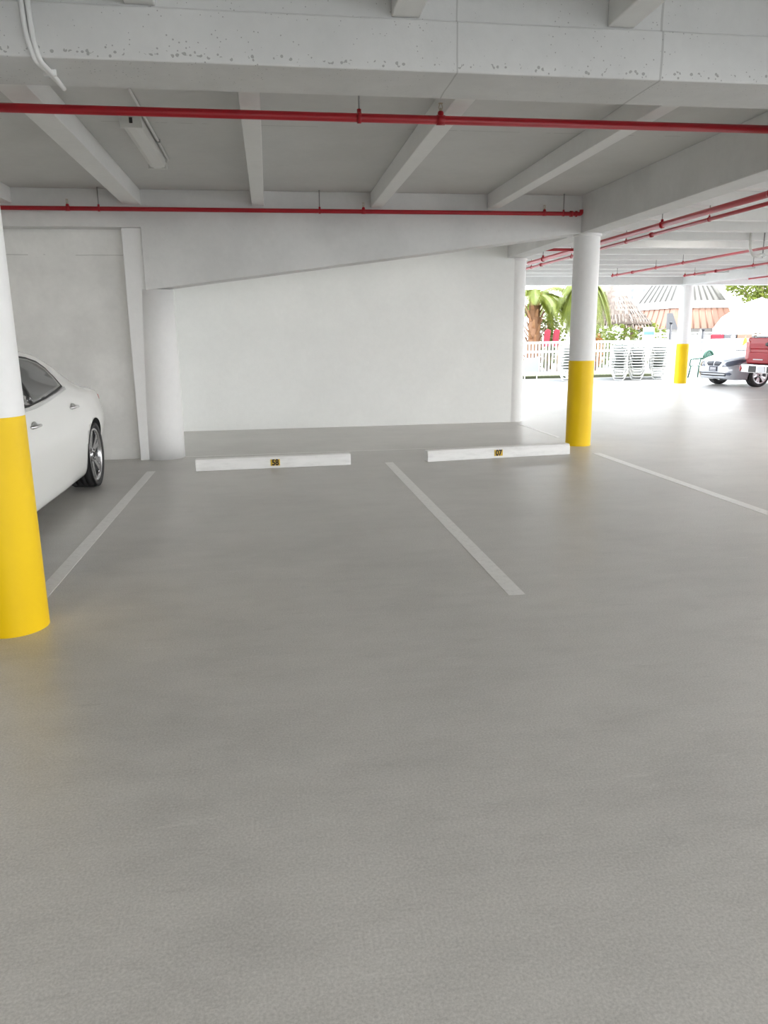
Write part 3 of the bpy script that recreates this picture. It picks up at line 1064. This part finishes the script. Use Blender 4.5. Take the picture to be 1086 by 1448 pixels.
for sg in (1, -1):
    pl_ = 'side+' if sg > 0 else 'side-'
    fr = [(.95, .985), (1.35, 1.20), (1.7, 1.32), (2.4, 1.36), (2.85, 1.32), (3.25, 1.12), (3.42, .985), (2.4, .975)]
    patch('window_frame', sb, fr, pl_, 0.004, M['dark'], sv)
    patch('rear_side_glass', sb, [(1.10, 1.01), (1.40, 1.17), (1.72, 1.29), (2.15, 1.32), (2.15, .995)], pl_, 0.008, M['glass_dark'], sv)
    patch('front_side_glass', sb, [(2.25, .995), (2.25, 1.325), (2.6, 1.32), (2.85, 1.285), (3.2, 1.09), (3.32, 1.0)], pl_, 0.008, M['glass_dark'], sv)
    handle(sv, sb, 1.55, .80, pl_, M['silver_car'])
    handle(sv, sb, 2.55, .78, pl_, M['silver_car'])
    for ax in (1.11, FAX):
        wheel(sv, sg * 0.90, ax, .33, .235, .23, 5, sg, M['alloy'], twin=True)
    x0 = sg
    hl = [(sg * .36, .565), (sg * .46, .69), (sg * .62, .745), (sg * .76, .77), (sg * .835, .75), (sg * .80, .64), (sg * .60, .57)]
    patch('headlamp', sb, hl, 'front', 0.006, M['lamp_clear'], sv, thick=0.004)
    gr = [(sg * .025, .585), (sg * .025, .695), (sg * .07, .712), (sg * .28, .695), (sg * .31, .66), (sg * .22, .585)]
    patch('kidney_grille', sb, gr, 'front', 0.008, M['grille'], sv, thick=0.01)
    fg = [(sg * .52, .33), (sg * .52, .40), (sg * .64, .41), (sg * .69, .37), (sg * .64, .33)]
    patch('fog_lamp', sb, fg, 'front', 0.006, M['lamp_clear'], sv)
    bm = B()
    lathe(bm, [(0, -.10), (.05, -.09), (.07, -.03), (.07, .04), (.05, .08), (0, .085)], 20, Matrix.Translation((sg * .99, 3.20, 1.00)) @ rot_to((sg, 0, 0)) @ Matrix.Diagonal((.9, .7, 1, 1)))
    tube(bm, [(sg * .82, 3.24, .95), (sg * .95, 3.22, .98)], .02, 8)
    obj('wing_mirror', bm, M['silver_car'], sv, local=True)
patch('windscreen', sb, [(-.66, 3.62), (-.54, 2.98), (0, 2.84), (.54, 2.98), (.66, 3.62), (0, 3.74)], 'top', 0.004, M['glass'], sv)
patch('wiper_cowl', sb, [(-.66, 3.66), (0, 3.77), (.66, 3.66), (.66, 3.72), (0, 3.84), (-.66, 3.72)], 'top', 0.007, M['dark'], sv)
patch('rear_window', sb, [(-.56, 1.15), (-.48, 1.62), (0, 1.75), (.48, 1.62), (.56, 1.15), (0, 1.08)], 'top', 0.004, M['glass_dark'], sv)
patch('lower_intake', sb, [(-.52, .30), (-.54, .39), (0, .40), (.54, .39), (.52, .30), (0, .285)], 'front', 0.006, M['dark'], sv)
patch('bumper_strip', sb, [(-.50, .335), (-.52, .362), (0, .365), (.52, .362), (.50, .335), (0, .33)], 'front', 0.012, M['silver_car'], sv)
bm = B()
box(bm, -.16, .16, 4.845, 4.86, .43, .57)
lp = obj('licence_plate', bm, M['plate_dark'], sv, local=True)
lp['label'] = 'dark licence plate'
bm = B()
box(bm, -.12, .12, 4.86, 4.863, .455, .47)
for k in range(5):
    box(bm, -.115 + k * .048, -.08 + k * .048, 4.86, 4.863, .485, .54)
obj('plate_marks', bm, M['plate_mark'], lp, local=True)

# ---- red pickup: local +y tail to nose pointing +x, only its tail corner reaches the frame
pk = thing('pickup_truck', 'red pickup truck with chrome rear bumper at the right edge', 'truck', (12.52, 17.83, 0), -PI / 2)
# local x = -(world y) direction: left side of the truck is local -x -> world +y
W2 = 0.97
bm = B()
prism(bm, [(0.03, .70), (0.0, .86), (.02, 1.34), (.06, 1.37), (5.3, 1.20), (5.55, 1.12), (5.7, .95), (5.7, .55), (5.5, .48), (.5, .48)], 0, -W2, W2)
o = obj('body', bm, [M['red_car'], M['black']], pk, local=True)
cut_arches(o, (1.25, 4.75), 0.44, 0.55, 1.2, 0.40)
md = o.modifiers.new('bevel', 'BEVEL'); md.width = .05; md.segments = 4; md.limit_method = 'ANGLE'; md.angle_limit = math.radians(40)
for f in o.data.polygons:
    f.use_smooth = False
bm = B()
prism(bm, [(1.95, 1.30), (2.1, 1.82), (2.4, 1.88), (3.3, 1.86), (4.1, 1.26)], 0, -W2 + .12, W2 - .12)
obj('cab', bm, M['red_car'], pk, local=True, bevel=0.06)
bm = B()
prism(bm, [(2.15, 1.40), (2.22, 1.76), (3.2, 1.75), (3.75, 1.36)], 0, -W2 + .10, W2 - .10)
obj('side_glass', bm, M['glass_dark'], pk, local=True)
bm = B(); box(bm, -.62, .62, 2.0, 2.04, 1.42, 1.74, mtx=Matrix.Shear('XZ', 4, (0, 0)))
obj('rear_glass', bm, M['glass_dark'], pk, local=True)
bm = B()
prism(bm, [(-.025, .72), (-.03, .98), (.02, 1.00), (.02, 1.06), (-.02, 1.09), (-.02, 1.22), (.0, 1.36), (.06, 1.375), (.06, .72)], 0, -.80, .80)
tg = obj('tailgate', bm, M['red_car'], pk, local=True, bevel=0.012)
bm = B(); lathe(bm, [(0, -.03), (.09, -.03), (.1, .0), (.09, .015), (0, .02)], 24, Matrix.Translation((0, -.03, 1.20)) @ rot_to((0, -1, 0)) @ Matrix.Diagonal((1.6, .55, 1, 1)))
obj('tailgate_handle', bm, M['dark'], tg, local=True)
bm = B(); box(bm, -.60, -.20, -.036, -.028, .80, .825)
obj('badge_strip', bm, M['plate_mark'], tg, local=True)
bm = B(); box(bm, -.78, .78, -.02, .07, 1.375, 1.40)
obj('tailgate_cap', bm, M['plate_dark'], tg, local=True, bevel=0.01)
for sg in (-1, 1):
    bm = B(); box(bm, sg * .81, sg * .985, -.022, .16, .80, 1.28)
    obj('tail_lamp', bm, M['lamp_red'], pk, local=True, bevel=0.03)
    for ax in (1.25, 4.75):
        wheel(pk, sg * .95, ax, .385, .24, .26, 6, sg, M['alloy'], twin=False)
    bm = B(); box(bm, sg * 1.0, sg * 1.2, 3.75, 3.87, 1.25, 1.48)
    obj('wing_mirror', bm, M['dark'], pk, local=True, bevel=0.03)
bm = B()
prism(bm, [(-1.02, -.05), (-.85, -.19), (.85, -.19), (1.02, -.05), (1.02, .10), (-1.02, .10)], 2, .48, .69)
bp = obj('rear_bumper', bm, M['chrome'], pk, local=True, bevel=0.025)
bm = B(); box(bm, -1.0, 1.0, -.17, .05, .69, .70)
obj('step_pad', bm, M['dark'], bp, local=True)
bm = B(); box(bm, -.52, -.22, -.197, -.188, .50, .66); box(bm, .22, .52, -.197, -.188, .50, .66)
obj('step_recess', bm, M['dark'], bp, local=True)
bm = B(); box(bm, -.15, .15, -.20, -.19, .51, .65)
obj('licence_plate', bm, M['plate_mark'], bp, local=True)
for sg in (-1, 1):
    bm = B(); lathe(bm, [(0, 0), (.08, 0), (.075, .02), (0, .025)], 24, Matrix.Translation((sg * .90, -.165, .58)) @ rot_to((sg * .5, -1, 0)))
    obj('reflector', bm, M['lamp_red'], bp, local=True)


# ------------------------------------------------------------------ outside: fence, loungers, chair
def fence_line(a, b, n_bays, labels):
    a = Vector(a); b = Vector(b)
    d = (b - a) / n_bays
    ang = math.atan2(d.y, d.x)
    L = d.length
    for k in range(n_bays):
        root = thing('picket_fence_panel', labels[k], 'fence', a + d * k, ang, )
        bm = B()
        n = int(L / .125)
        for i in range(n):
            x = .08 + i * (L - .1) / n
            prism(bm, [(x, .10), (x + .055, .10), (x + .055, 1.20), (x, 1.20)], 1, -.014, .014)
        obj('pickets', bm, M['fence'], root, local=True)
        for z in (.13, .88, 1.20):
            bm = B(); box(bm, 0, L, -.03, .03, z, z + .075)
            obj('rail', bm, M['fence'], root, local=True)
        bm = B(); box(bm, -.05, .05, -.05, .05, -.03, 1.34); prism(bm, [(-.06, 1.34), (.06, 1.34), (0, 1.40)], 1, -.06, .06)
        obj('post', bm, M['fence'], root, local=True)


fence_line((6.2, 26.3, 0), (12.9, 26.5, 0), 3, [
    'white picket fence panel mostly hidden behind the back wall column',
    'white picket fence panel with grey board, left of the yellow column',
    'white picket fence panel behind the left lounger stacks'])
fence_line((12.9, 26.5, 0), (20.5, 28.6, 0), 3, [
    'white picket fence panel behind the right lounger stacks and far column',
    'white picket fence panel behind the green plastic chair',
    'white picket fence panel behind the silver sedan'])
bm = B(); box(bm, 8.92, 9.46, 26.17, 26.21, .22, .72)
gp = thing('notice_board', 'plain grey board fixed low on the fence left of the yellow column', 'board', (9.19, 26.2, 0))
obj('board', bm, M['grey_panel'], gp)
bm = B(); box(bm, 8.95, 8.98, 26.20, 26.235, -.03, .75); box(bm, 9.40, 9.43, 26.20, 26.235, -.03, .75)
obj('stake', bm, M['fence'], gp)
bm = B(); box(bm, 6.0, 14.0, 26.45, 27.3, -.03, .06)
tag(obj('grass_verge', bm, M['grass'], origin=(10, 26.9, 0)), 'strip of dark grass under the picket fence', 'grass', kind='stuff')


def build_lounger():
    root = thing('sun_lounger', 'white strap sun lounger', 'lounger', (0, 0, 0), 0, 'stacked white sun loungers by the fence')
    bm = B()
    for x in (-.26, .26):
        tube(bm, bend([(x, -.95, -.02), (x, -.9, .02), (x, .35, .02), (x, .95, .02)], .06, 3), .018, 8)
    tube(bm, [(-.26, .95, .02), (.26, .95, .02)], .018, 8)
    tube(bm, [(-.26, -.93, .015), (.26, -.93, .015)], .018, 8)
    obj('frame', bm, M['fence'], root, local=True)
    bm = B()
    for k in range(16):
        y = -.85 + k * .112
        box(bm, -.255, .255, y, y + .09, .005, .035)
    obj('straps', bm, M['strap'], root, local=True)
    for y in (-.82, .65):
        bm = B()
        tube(bm, bend([(-.27, y, .02), (-.25, y, -.12), (-.15, y, -.36), (.15, y, -.36), (.25, y, -.12), (.27, y, .02)], .05, 3), .018, 8)
        obj('leg', bm, M['fence'], root, local=True)
    return root


proto = build_lounger()
stack_spots = [(10.17, 25.05, 'left of yellow column'), (12.02, 25.15, 'just right of yellow column'),
               (12.66, 25.15, 'second right of yellow column'), (13.48, 25.25, 'third right of yellow column')]
LV = ['lowest', 'second from bottom', 'third from bottom', 'fourth from bottom', 'fifth from bottom', 'fifth from top', 'fourth from top', 'third from top', 'second from top', 'topmost']
first = True
for (x, y, where) in stack_spots:
    for k in range(10):
        z = .35 + k * .092
        lab = 'white sun lounger, %s in stack %s' % (LV[k], where)
        if first:
            proto.location = (x, y, z); proto.rotation_euler = (0, 0, -.47); proto['label'] = lab; first = False
        else:
            dup(proto, (x + random.uniform(-.015, .015), y + random.uniform(-.03, .03), z), -0.47 + random.uniform(-.02, .02), lab)
# raised backrest with the blue towel
tb = thing('towel_chair', 'white lounge chair back with pale blue band standing above the fence', 'chair', (14.25, 27.45, 0))
bm = B()
tube(bm, bend([(13.95, 27.45, 0), (14.02, 27.5, 1.72), (14.42, 27.5, 1.72), (14.52, 27.45, 0)], .06, 4), .025, 8)
obj('frame', bm, M['fence'], tb)
bm = B(); prism(bm, [(13.97, .5), (14.50, .5), (14.42, 1.70), (14.03, 1.70)], 1, 27.48, 27.50)
obj('sling', bm, M['fence'], tb)
bm = B(); prism(bm, [(14.01, 1.46), (14.44, 1.46), (14.43, 1.58), (14.02, 1.58)], 1, 27.468, 27.478)
obj('blue_band', bm, M['blue_cloth'], tb)

gc = thing('plastic_chair', 'green plastic garden chair beside the nose of the silver sedan', 'chair', (14.92, 24.9, -.03), math.radians(205))
bm = B()
NS = 9
for k in range(NS):
    a = -1.15 + 2.3 * k / (NS - 1)
    x0 = .17 * math.sin(a); x1 = .27 * math.sin(a)
    tube(bm, [(x0, .19, .44), (x1, .25 - .0 * a, .72 + .20 * math.cos(a))], .021, 6)
pts = [(.27 * math.sin(-1.5 + 3.0 * k / 16), .255, .70 + .24 * math.cos(-1.5 + 3.0 * k / 16)) for k in range(17)]
tube(bm, pts, .034, 8)
obj('backrest', bm, M['green_plastic'], gc, local=True)
bm = B(); box(bm, -.24, .24, -.24, .22, .41, .44)
obj('seat', bm, M['green_plastic'], gc, local=True, bevel=.02)
for sx in (-1, 1):
    bm = B(); tube(bm, bend([(sx * .27, .25, .70), (sx * .30, 0, .66), (sx * .29, -.24, .64), (sx * .28, -.26, .40)], .06, 4), .022, 8)
    obj('armrest', bm, M['green_plastic'], gc, local=True)
    for y in (-.24, .22):
        bm = B(); tube(bm, [(sx * .23, y, .43), (sx * .28, y * 1.25, 0)], [.03, .022], 8)
        obj('leg', bm, M['green_plastic'], gc, local=True)


# ------------------------------------------------------------------ outside: plants
def frond_mesh(bm, base, az, L, rise, droop, n=44, leaf=.60, wid=.045):
    """feather frond: arching midrib with leaflets both sides"""
    base = Vector(base)
    h = Vector((math.cos(az), math.sin(az), 0))
    side = Vector((-h.y, h.x, 0))
    P = [base + h * (L * t * (1 - .18 * t)) + Vector((0, 0, rise * t - droop * t * t)) for t in [i / n for i in range(n + 1)]]
    tube(bm, P, [.022 * (1 - .85 * i / n) for i in range(n + 1)], 5)
    for i in range(3, n + 1):
        t = i / n
        d = (P[i] - P[i - 1]).normalized()
        ll = leaf * (math.sin(PI * min(1, .12 + t * .86)) ** .7) * random.uniform(.85, 1.1)
        for sg in (-1, 1):
            out = (side * sg * .85 + d * .65 + Vector((0, 0, -.15))).normalized()
            tip = P[i] + out * ll + Vector((0, 0, -ll * .38))
            midp = P[i] + out * ll * .55 - Vector((0, 0, ll * .05))
            wv = d * wid
            f1 = bm.faces.new([bm.verts.new(q) for q in (P[i] - wv * .5, P[i] + wv * .5, midp + wv * .6, midp - wv * .4)])
            f2 = bm.faces.new([bm.verts.new(q) for q in (midp - wv * .4, midp + wv * .6, tip)])


def palm(loc, h, fr, label, trunk_r=.2, boots=True):
    root = thing('palm_tree', label, 'palm', loc)
    bm = B()
    tube(bm, [(0, 0, 0), (.03, 0, h * .5), (0, 0, h)], [trunk_r * 1.25, trunk_r, trunk_r * .85], 14)
    tr = obj('trunk', bm, M['bark'], root, local=True)
    if boots:
        bm = B()
        for k in range(46):
            z = h * (.12 + .86 * k / 46)
            a = k * 2.4
            c = Vector((math.cos(a), math.sin(a), 0))
            s = Vector((-c.y, c.x, 0))
            p0 = c * trunk_r * .85 + Vector((0, 0, z - .15))
            tip = c * (trunk_r + random.uniform(.08, .30)) + Vector((0, 0, z + random.uniform(.1, .35)))
            w = .07
            bm.faces.new([bm.verts.new(q) for q in (p0 - s * w, p0 + s * w, tip + s * w * .5, tip - s * w * .5)])
            q0 = [p0 - s * w + c * .03, p0 + s * w + c * .03, tip + s * w * .5 + c * .02, tip - s * w * .5 + c * .02]
            bm.faces.new([bm.verts.new(q) for q in q0])
        obj('leaf_bases', bm, M['boot'], tr, local=True)
    for (az, L, rise, droop) in fr:
        bm = B()
        frond_mesh(bm, (0, 0, h), az, L, rise, droop)
        obj('frond', bm, M['frond'], root, local=True)
    return root


def D(a):
    return math.radians(a)


random.seed(21)
palm((11.0, 31.2, -.03), 3.05, [(D(-12), 2.3, .9, 2.2), (D(-35), 2.1, .8, 2.4), (D(12), 2.4, 1.3, 2.4), (D(-62), 1.9, 1.0, 2.2), (D(40), 2.2, 1.6, 2.2), (D(80), 2.2, 1.6, 2.2),
                                (D(130), 2.1, 1.5, 2.0), (D(175), 1.8, 1.6, 1.9), (D(215), 1.8, 1.5, 1.9), (D(-110), 1.7, 1.5, 1.8), (D(0), 1.9, 1.6, 1.5), (D(-25), 1.5, 0.4, 2.2), (D(-48), 1.4, .3, 2.0)],
     'palm with tan shaggy trunk seen between the back white column and yellow column', .26)
palm((12.75, 30.2, -.03), 3.7, [(D(190), 1.0, .1, 2.4), (D(212), 1.1, .0, 2.6), (D(168), 1.2, .3, 2.3), (D(232), 1.0, .1, 2.3), (D(185), 1.6, .6, 2.0), (D(-12), 1.1, .0, 2.6), (D(178), 1.3, .2, 2.6), (D(200), 1.45, .3, 2.5), (D(222), 1.3, .2, 2.7), (D(160), 1.5, .5, 2.5), (D(242), 1.2, .1, 2.6), (D(-5), 1.5, .2, 2.3), (D(-22), 1.4, .1, 2.7), (D(18), 1.7, .5, 2.2), (D(-45), 1.2, .1, 2.7),
                                (D(80), 1.8, 1.0, 2.0), (D(-80), 1.2, .4, 2.6), (D(120), 1.5, .8, 2.4), (D(45), 1.8, .7, 2.2)],
     'drooping green palm directly behind the yellow column', .14, boots=False)
palm((12.7, 33.9, -.03), 3.1, [(D(k * 30 + 10), 2.0, .9, 2.3) for k in range(12)], 'bushy green palm further back between the shaggy trunk and yellow column', .15, boots=False)


def leaf_cloud(bm, c, r, n, size):
    c = Vector(c)
    for _ in range(n):
        while True:
            v = Vector((random.uniform(-1, 1), random.uniform(-1, 1), random.uniform(-1, 1)))
            if .3 < v.length < 1:
                break
        p = c + Vector((v.x * r[0], v.y * r[1], v.z * r[2]))
        a = Vector((random.uniform(-1, 1), random.uniform(-1, 1), random.uniform(-.6, .6))).normalized()
        b = a.orthogonal().normalized()
        b = (Matrix.Rotation(random.uniform(0, 6.3), 3, a) @ b)
        s = size * random.uniform(.6, 1.3)
        bm.faces.new([bm.verts.new(q) for q in (p - a * s, p - b * s * .35, p + a * s, p + b * s * .35)])


def shrub(loc, r, n, size, m, label, name='shrub'):
    root = thing(name, label, 'shrub', loc)
    bm = B()
    for k in range(4):
        a = k * 1.7
        tube(bm, [(0, 0, 0), (math.cos(a) * r[0] * .4, math.sin(a) * r[1] * .4, r[2] * 1.2)], [.03, .012], 6)
    obj('stem', bm, M['trunk'], root, local=True)
    bm = B()
    leaf_cloud(bm, (0, 0, r[2] * 1.05), r, n, size)
    obj('foliage', bm, m, root, local=True)


shrub((12.0, 32.2, -.03), (.85, .5, 1.25), 900, .12, M['leaf'], 'low green shrub left of the yellow column, below the palm fronds')
shrub((14.35, 32.5, -.03), (.9, .6, .95), 620, .13, M['leaf'], 'green shrub just right of the yellow column under the thatch')
shrub((13.55, 30.6, -.03), (.28, .3, .78), 220, .10, M['orange_leaf'], 'orange leaved plant touching the right side of the yellow column')
shrub((16.1, 34.0, -.03), (1.1, .7, 1.0), 700, .13, M['leaf'], 'wide green shrub under the middle of the thatched roof')
shrub((18.3, 35.2, -.03), (1.0, .6, 1.05), 600, .12, M['tree_leaf'], 'yellow green shrub right of the thatched hut post')

# red cushions on folded chairs left
for (x, lab) in ((10.98, 'left crimson folded cushion above the fence by the palm trunk'), (11.36, 'right crimson folded cushion above the fence by the palm trunk')):
    rt = thing('folded_chair', lab, 'cushion', (x, 29.6, -.03))
    bm = B(); prism(bm, [(x - .14, 1.05), (x + .10, 1.05), (x + .17, 1.68), (x + .02, 1.74), (x - .08, 1.66)], 1, 29.55, 29.66)
    obj('cushion', bm, M['red_cloth'], rt, bevel=.03)
    for s in (-1, 1):
        bm = B(); tube(bm, [(x + s * .12, 29.6, -.03), (x + s * .1, 29.6, 1.1)], .02, 6)
        obj('leg', bm, M['trunk'], rt)

# thatched hut
hut = thing('thatched_hut', 'round thatched hut roof on wooden posts right of the yellow column', 'hut', (16.9, 36.5, -.03))
bm = B()
RAD, ZE, ZA = 1.95, 2.0, 3.95
lathe(bm, [(0, ZA), (.25, ZA - .12), (RAD * .55, ZE + .85), (RAD, ZE), (RAD * .96, ZE - .05), (RAD * .5, ZE + .7), (0, ZA - .3)], 36)
for lay in range(9):
    tt = lay / 8
    rad = .2 + (RAD - .2) * tt
    zz = ZA - .1 - (ZA - ZE - .1) * tt ** .95
    nn = int(26 + 70 * tt)
    for k in range(nn):
        a = 2 * PI * (k + random.random()) / nn
        c = Vector((math.cos(a), math.sin(a), 0)); s = Vector((-c.y, c.x, 0))
        p0 = c * (rad - .18) + Vector((0, 0, zz + .24))
        p1 = c * (rad + random.uniform(.02, .14)) + Vector((0, 0, zz - random.uniform(.08, .30)))
        w = random.uniform(.02, .05)
        bm.faces.new([bm.verts.new(q) for q in (p0 - s * w, p0 + s * w, p1 + s * w * .7, p1 - s * w * .7)])
obj('thatch_roof', bm, M['thatch'], hut, local=True)
for a in (D(-60), D(30), D(120), D(210)):
    bm = B(); tube(bm, [(1.2 * math.cos(a), 1.2 * math.sin(a), 0), (1.2 * math.cos(a), 1.2 * math.sin(a), ZE + .4)], .11, 10)
    obj('post', bm, M['trunk'], hut, local=True)

# two-tier roofed building
sh = thing('pavilion', 'white pavilion with pinkish metal roof behind the far column', 'building', (24.75, 44, -.03))


def roof_tier(name, x0, x1, y0, y1, z0, z1, inset, m, ribs):
    bm = B()
    b = [(x0, y0, z0), (x1, y0, z0), (x1, y1, z0), (x0, y1, z0)]
    tp = [(x0 + inset, y0 + inset, z1), (x1 - inset, y0 + inset, z1), (x1 - inset, y1 - inset, z1), (x0 + inset, y1 - inset, z1)]
    B_ = [bm.verts.new(p) for p in b]; T_ = [bm.verts.new(p) for p in tp]
    bm.faces.new(B_[::-1]); bm.faces.new(T_)
    for i in range(4):
        j = (i + 1) % 4
        bm.faces.new((B_[i], B_[j], T_[j], T_[i]))
        for k in range(1, ribs):
            t = k / ribs
            p = Vector(b[i]).lerp(Vector(b[j]), t); q = Vector(tp[i]).lerp(Vector(tp[j]), t)
            tube(bm, [p, q], .05, 4)
    return obj(name, bm, m, sh, local=True)


bm = B(); box(bm, -1.6, 2.0, -1.8, 3, 0, 3.1)
obj('wall', bm, M['stucco'], sh, local=True)
roof_tier('lower_roof', -1.95, 2.05, -2.6, 3.6, 1.80, 2.95, .35, M['copper_roof'], 9)
bm = B(); box(bm, -1.7, 1.9, -2.35, 3.2, 2.95, 3.35)
obj('fascia', bm, M['stucco'], sh, local=True)
roof_tier('upper_roof', -1.55, 1.55, -2.2, 3.0, 3.35, 5.2, 1.0, M['pale_roof'], 8)
bm = B(); prism(bm, [(-2.3, 1.75), (-1.6, 1.75), (-2.0, 2.65), (-2.3, 2.65)], 1, -2.7, -2.6)  # dark sheet standing in for the shaded gap under the eave
obj('eave_shade_sheet', bm, M['dark_grey'], sh, local=True)
for x in (-1.9, 0, 1.9):
    bm = B(); box(bm, x - .08, x + .08, -2.4, -2.25, 0, 1.85)
    obj('post', bm, M['stucco'], sh, local=True)

# far white apartment building
ab = thing('apartment_building', 'pale distant apartment block with small windows right of the thatch', 'building', (48, 97, -.03))
bm = B(); box(bm, -5.5, 5, -2, 10, 0, 16)
obj('wall', bm, M['stucco'], ab, local=True)
for zz in (5.0, 5.9, 6.8, 7.7, 8.6):
    for xx in (-3.2, -1.6, -.0, 1.1, 2.2, 3.4):
        if random.random() < .8:
            bm = B(); box(bm, xx, xx + .34, -2.03, -1.99, zz, zz + .42)
            wd = obj('window', bm, M['window_grey'], ab, local=True)

# big white canopy
um = thing('canopy', 'large white canvas canopy behind the silver sedan', 'canopy', (26.3, 38.6, -.03))
bm = B()
lathe(bm, [(0, 3.35), (.9, 3.05), (1.9, 2.35), (2.3, 1.75), (2.28, 1.5), (2.2, 1.5), (1.85, 2.2), (.8, 2.9), (0, 3.2)], 10, smooth=False)
obj('canvas', bm, M['canvas'], um, local=True)
bm = B(); tube(bm, [(0, 0, 0), (0, 0, 3.3)], .05, 8)
obj('pole', bm, M['fence'], um, local=True)

# tree at upper right
tr = thing('broadleaf_tree', 'yellow green tree crown under the edge beam at the right edge', 'tree', (28.2, 41.5, -.03))
bm = B(); tube(bm, [(0, 0, 0), (.1, 0, 2.2), (-.1, 0, 4.2)], [.25, .18, .1], 10)
for k in range(6):
    a = k * 1.05
    tube(bm, [(0, 0, 2.6), (1.2 * math.cos(a), 1.2 * math.sin(a), 4.0)], [.07, .03], 6)
obj('trunk', bm, M['trunk'], tr, local=True)
bm = B()
for c, rr_, n in (((-.6, 0, 4.3), (1.5, 1.4, .8), 900), ((.9, -.3, 4.0), (1.3, 1.2, .75), 800), ((-.2, -.6, 3.4), (1.25, .9, .35), 420), ((-1.6, 0, 4.0), (.6, .6, .5), 120), ((.2, 0, 5.2), (1.6, 1.4, .8), 500)):
    leaf_cloud(bm, c, rr_, n, .15)
obj('foliage', bm, M['tree_leaf'], tr, local=True)

# black posts, railing, small coloured things behind the fence
for (px, x, lab) in ((948, 17.03, 'black lamp post left of the far column'), (994, 18.54, 'black lamp post right of the far column')):
    pt = thing('lamp_post', lab, 'post', (x, 31, -.03))
    top = 1.95 if px == 948 else 1.65
    bm = B(); lathe(bm, [(0, 0), (.09, 0), (.09, .06), (.055, .1), (.055, top), (0, top)], 12)
    obj('pole', bm, M['post_black'], pt, local=True)
    bm = B(); lathe(bm, [(0, top), (.07, top), (.07, top + .05), (0, top + .07)], 12)
    obj('cap', bm, M['post_black'], pt, local=True)
rl = thing('railing', 'low grey railing running behind the fence past the far column', 'railing', (20, 33.4, -.03))
for z in (1.30, 1.42, 1.54):
    bm = B(); tube(bm, [(-3, 0, z), (3.5, 0, z)], .022, 6)
    obj('rail', bm, M['galv'], rl, local=True)
for k in range(6):
    bm = B(); tube(bm, [(-3 + 1.3 * k, 0, 0), (-3 + 1.3 * k, 0, 1.55)], .028, 6)
    obj('post', bm, M['galv'], rl, local=True)
for i, (x, w_, mm_, lab) in enumerate(((20.2, .30, 'red_cloth', 'small crimson seat cushion behind the fence right of the green chair'), (20.85, .34, 'dark_grey', 'small dark seat cushion behind the fence between two red ones'),
                                       (21.5, .42, 'copper_roof', 'small orange seat cushion behind the fence above the silver sedan'))):
    cs = thing('bench_seat', lab, 'seat', (x, 32.6, -.03))
    bm = B(); box(bm, -w_, w_, -.06, .06, 1.12, 1.46)
    obj('cushion', bm, M[mm_], cs, local=True, bevel=.03)
    bm = B(); box(bm, -w_ * .9, w_ * .9, -.2, .05, .5, .55); box(bm, -w_ * .8, -w_ * .7, -.02, .05, 0, 1.15); box(bm, w_ * .7, w_ * .8, -.02, .05, 0, 1.15)
    obj('seat_frame', bm, M['trunk'], cs, local=True)
fu = thing('folded_umbrella', 'small folded yellow umbrella behind the fence above the silver hood', 'umbrella', (17.9, 27.0, -.03))
bm = B(); lathe(bm, [(0, 1.35), (.05, 1.30), (.10, 1.0), (.13, .72), (.10, .68), (0, .75)], 10)
obj('canopy', bm, M['yellow_cloth'], fu, local=True)
bm = B(); tube(bm, [(0, 0, 0), (0, 0, 1.42)], .018, 6)
obj('pole', bm, M['trunk'], fu, local=True)

# ------------------------------------------------------------------ light
w = bpy.data.worlds.new('sky')
SC.world = w
w.use_nodes = True
nt = w.node_tree
bg = nt.nodes['Background']
tc = nt.nodes.new('ShaderNodeTexCoord')
sp = nt.nodes.new('ShaderNodeSeparateXYZ')
nt.links.new(tc.outputs['Generated'], sp.inputs[0])
rp = nt.nodes.new('ShaderNodeValToRGB')
rp.color_ramp.elements[0].position = 0.0
rp.color_ramp.elements[0].color = (1.0, 1.0, 1.0, 1)
rp.color_ramp.elements[1].position = 0.8
rp.color_ramp.elements[1].color = (0.80, 0.90, 1.0, 1)
nt.links.new(sp.outputs['Z'], rp.inputs['Fac'])
nt.links.new(rp.outputs['Color'], bg.inputs['Color'])
bg.inputs['Strength'].default_value = 2.0

sd = bpy.data.lights.new('sun', 'SUN')
sd.energy = 2.2
sd.angle = math.radians(1.0)
sd.color = (1.0, 0.96, 0.90)
sun = bpy.data.objects.new('sun', sd)
COL.objects.link(sun)
sun.rotation_euler = Vector((-0.35, 0.12, -0.92)).to_track_quat('-Z', 'Y').to_euler()
sun.location = (10, 30, 30)

vs = SC.view_settings
vs.view_transform = 'Standard'
vs.look = 'None'
vs.gamma = 1
vs.use_curve_mapping = False
vs.exposure = 1.88
SC.cycles.use_denoising = True
SC.cycles.max_bounces = 10
SC.cycles.diffuse_bounces = 7
SC.cycles.sample_clamp_indirect = 8
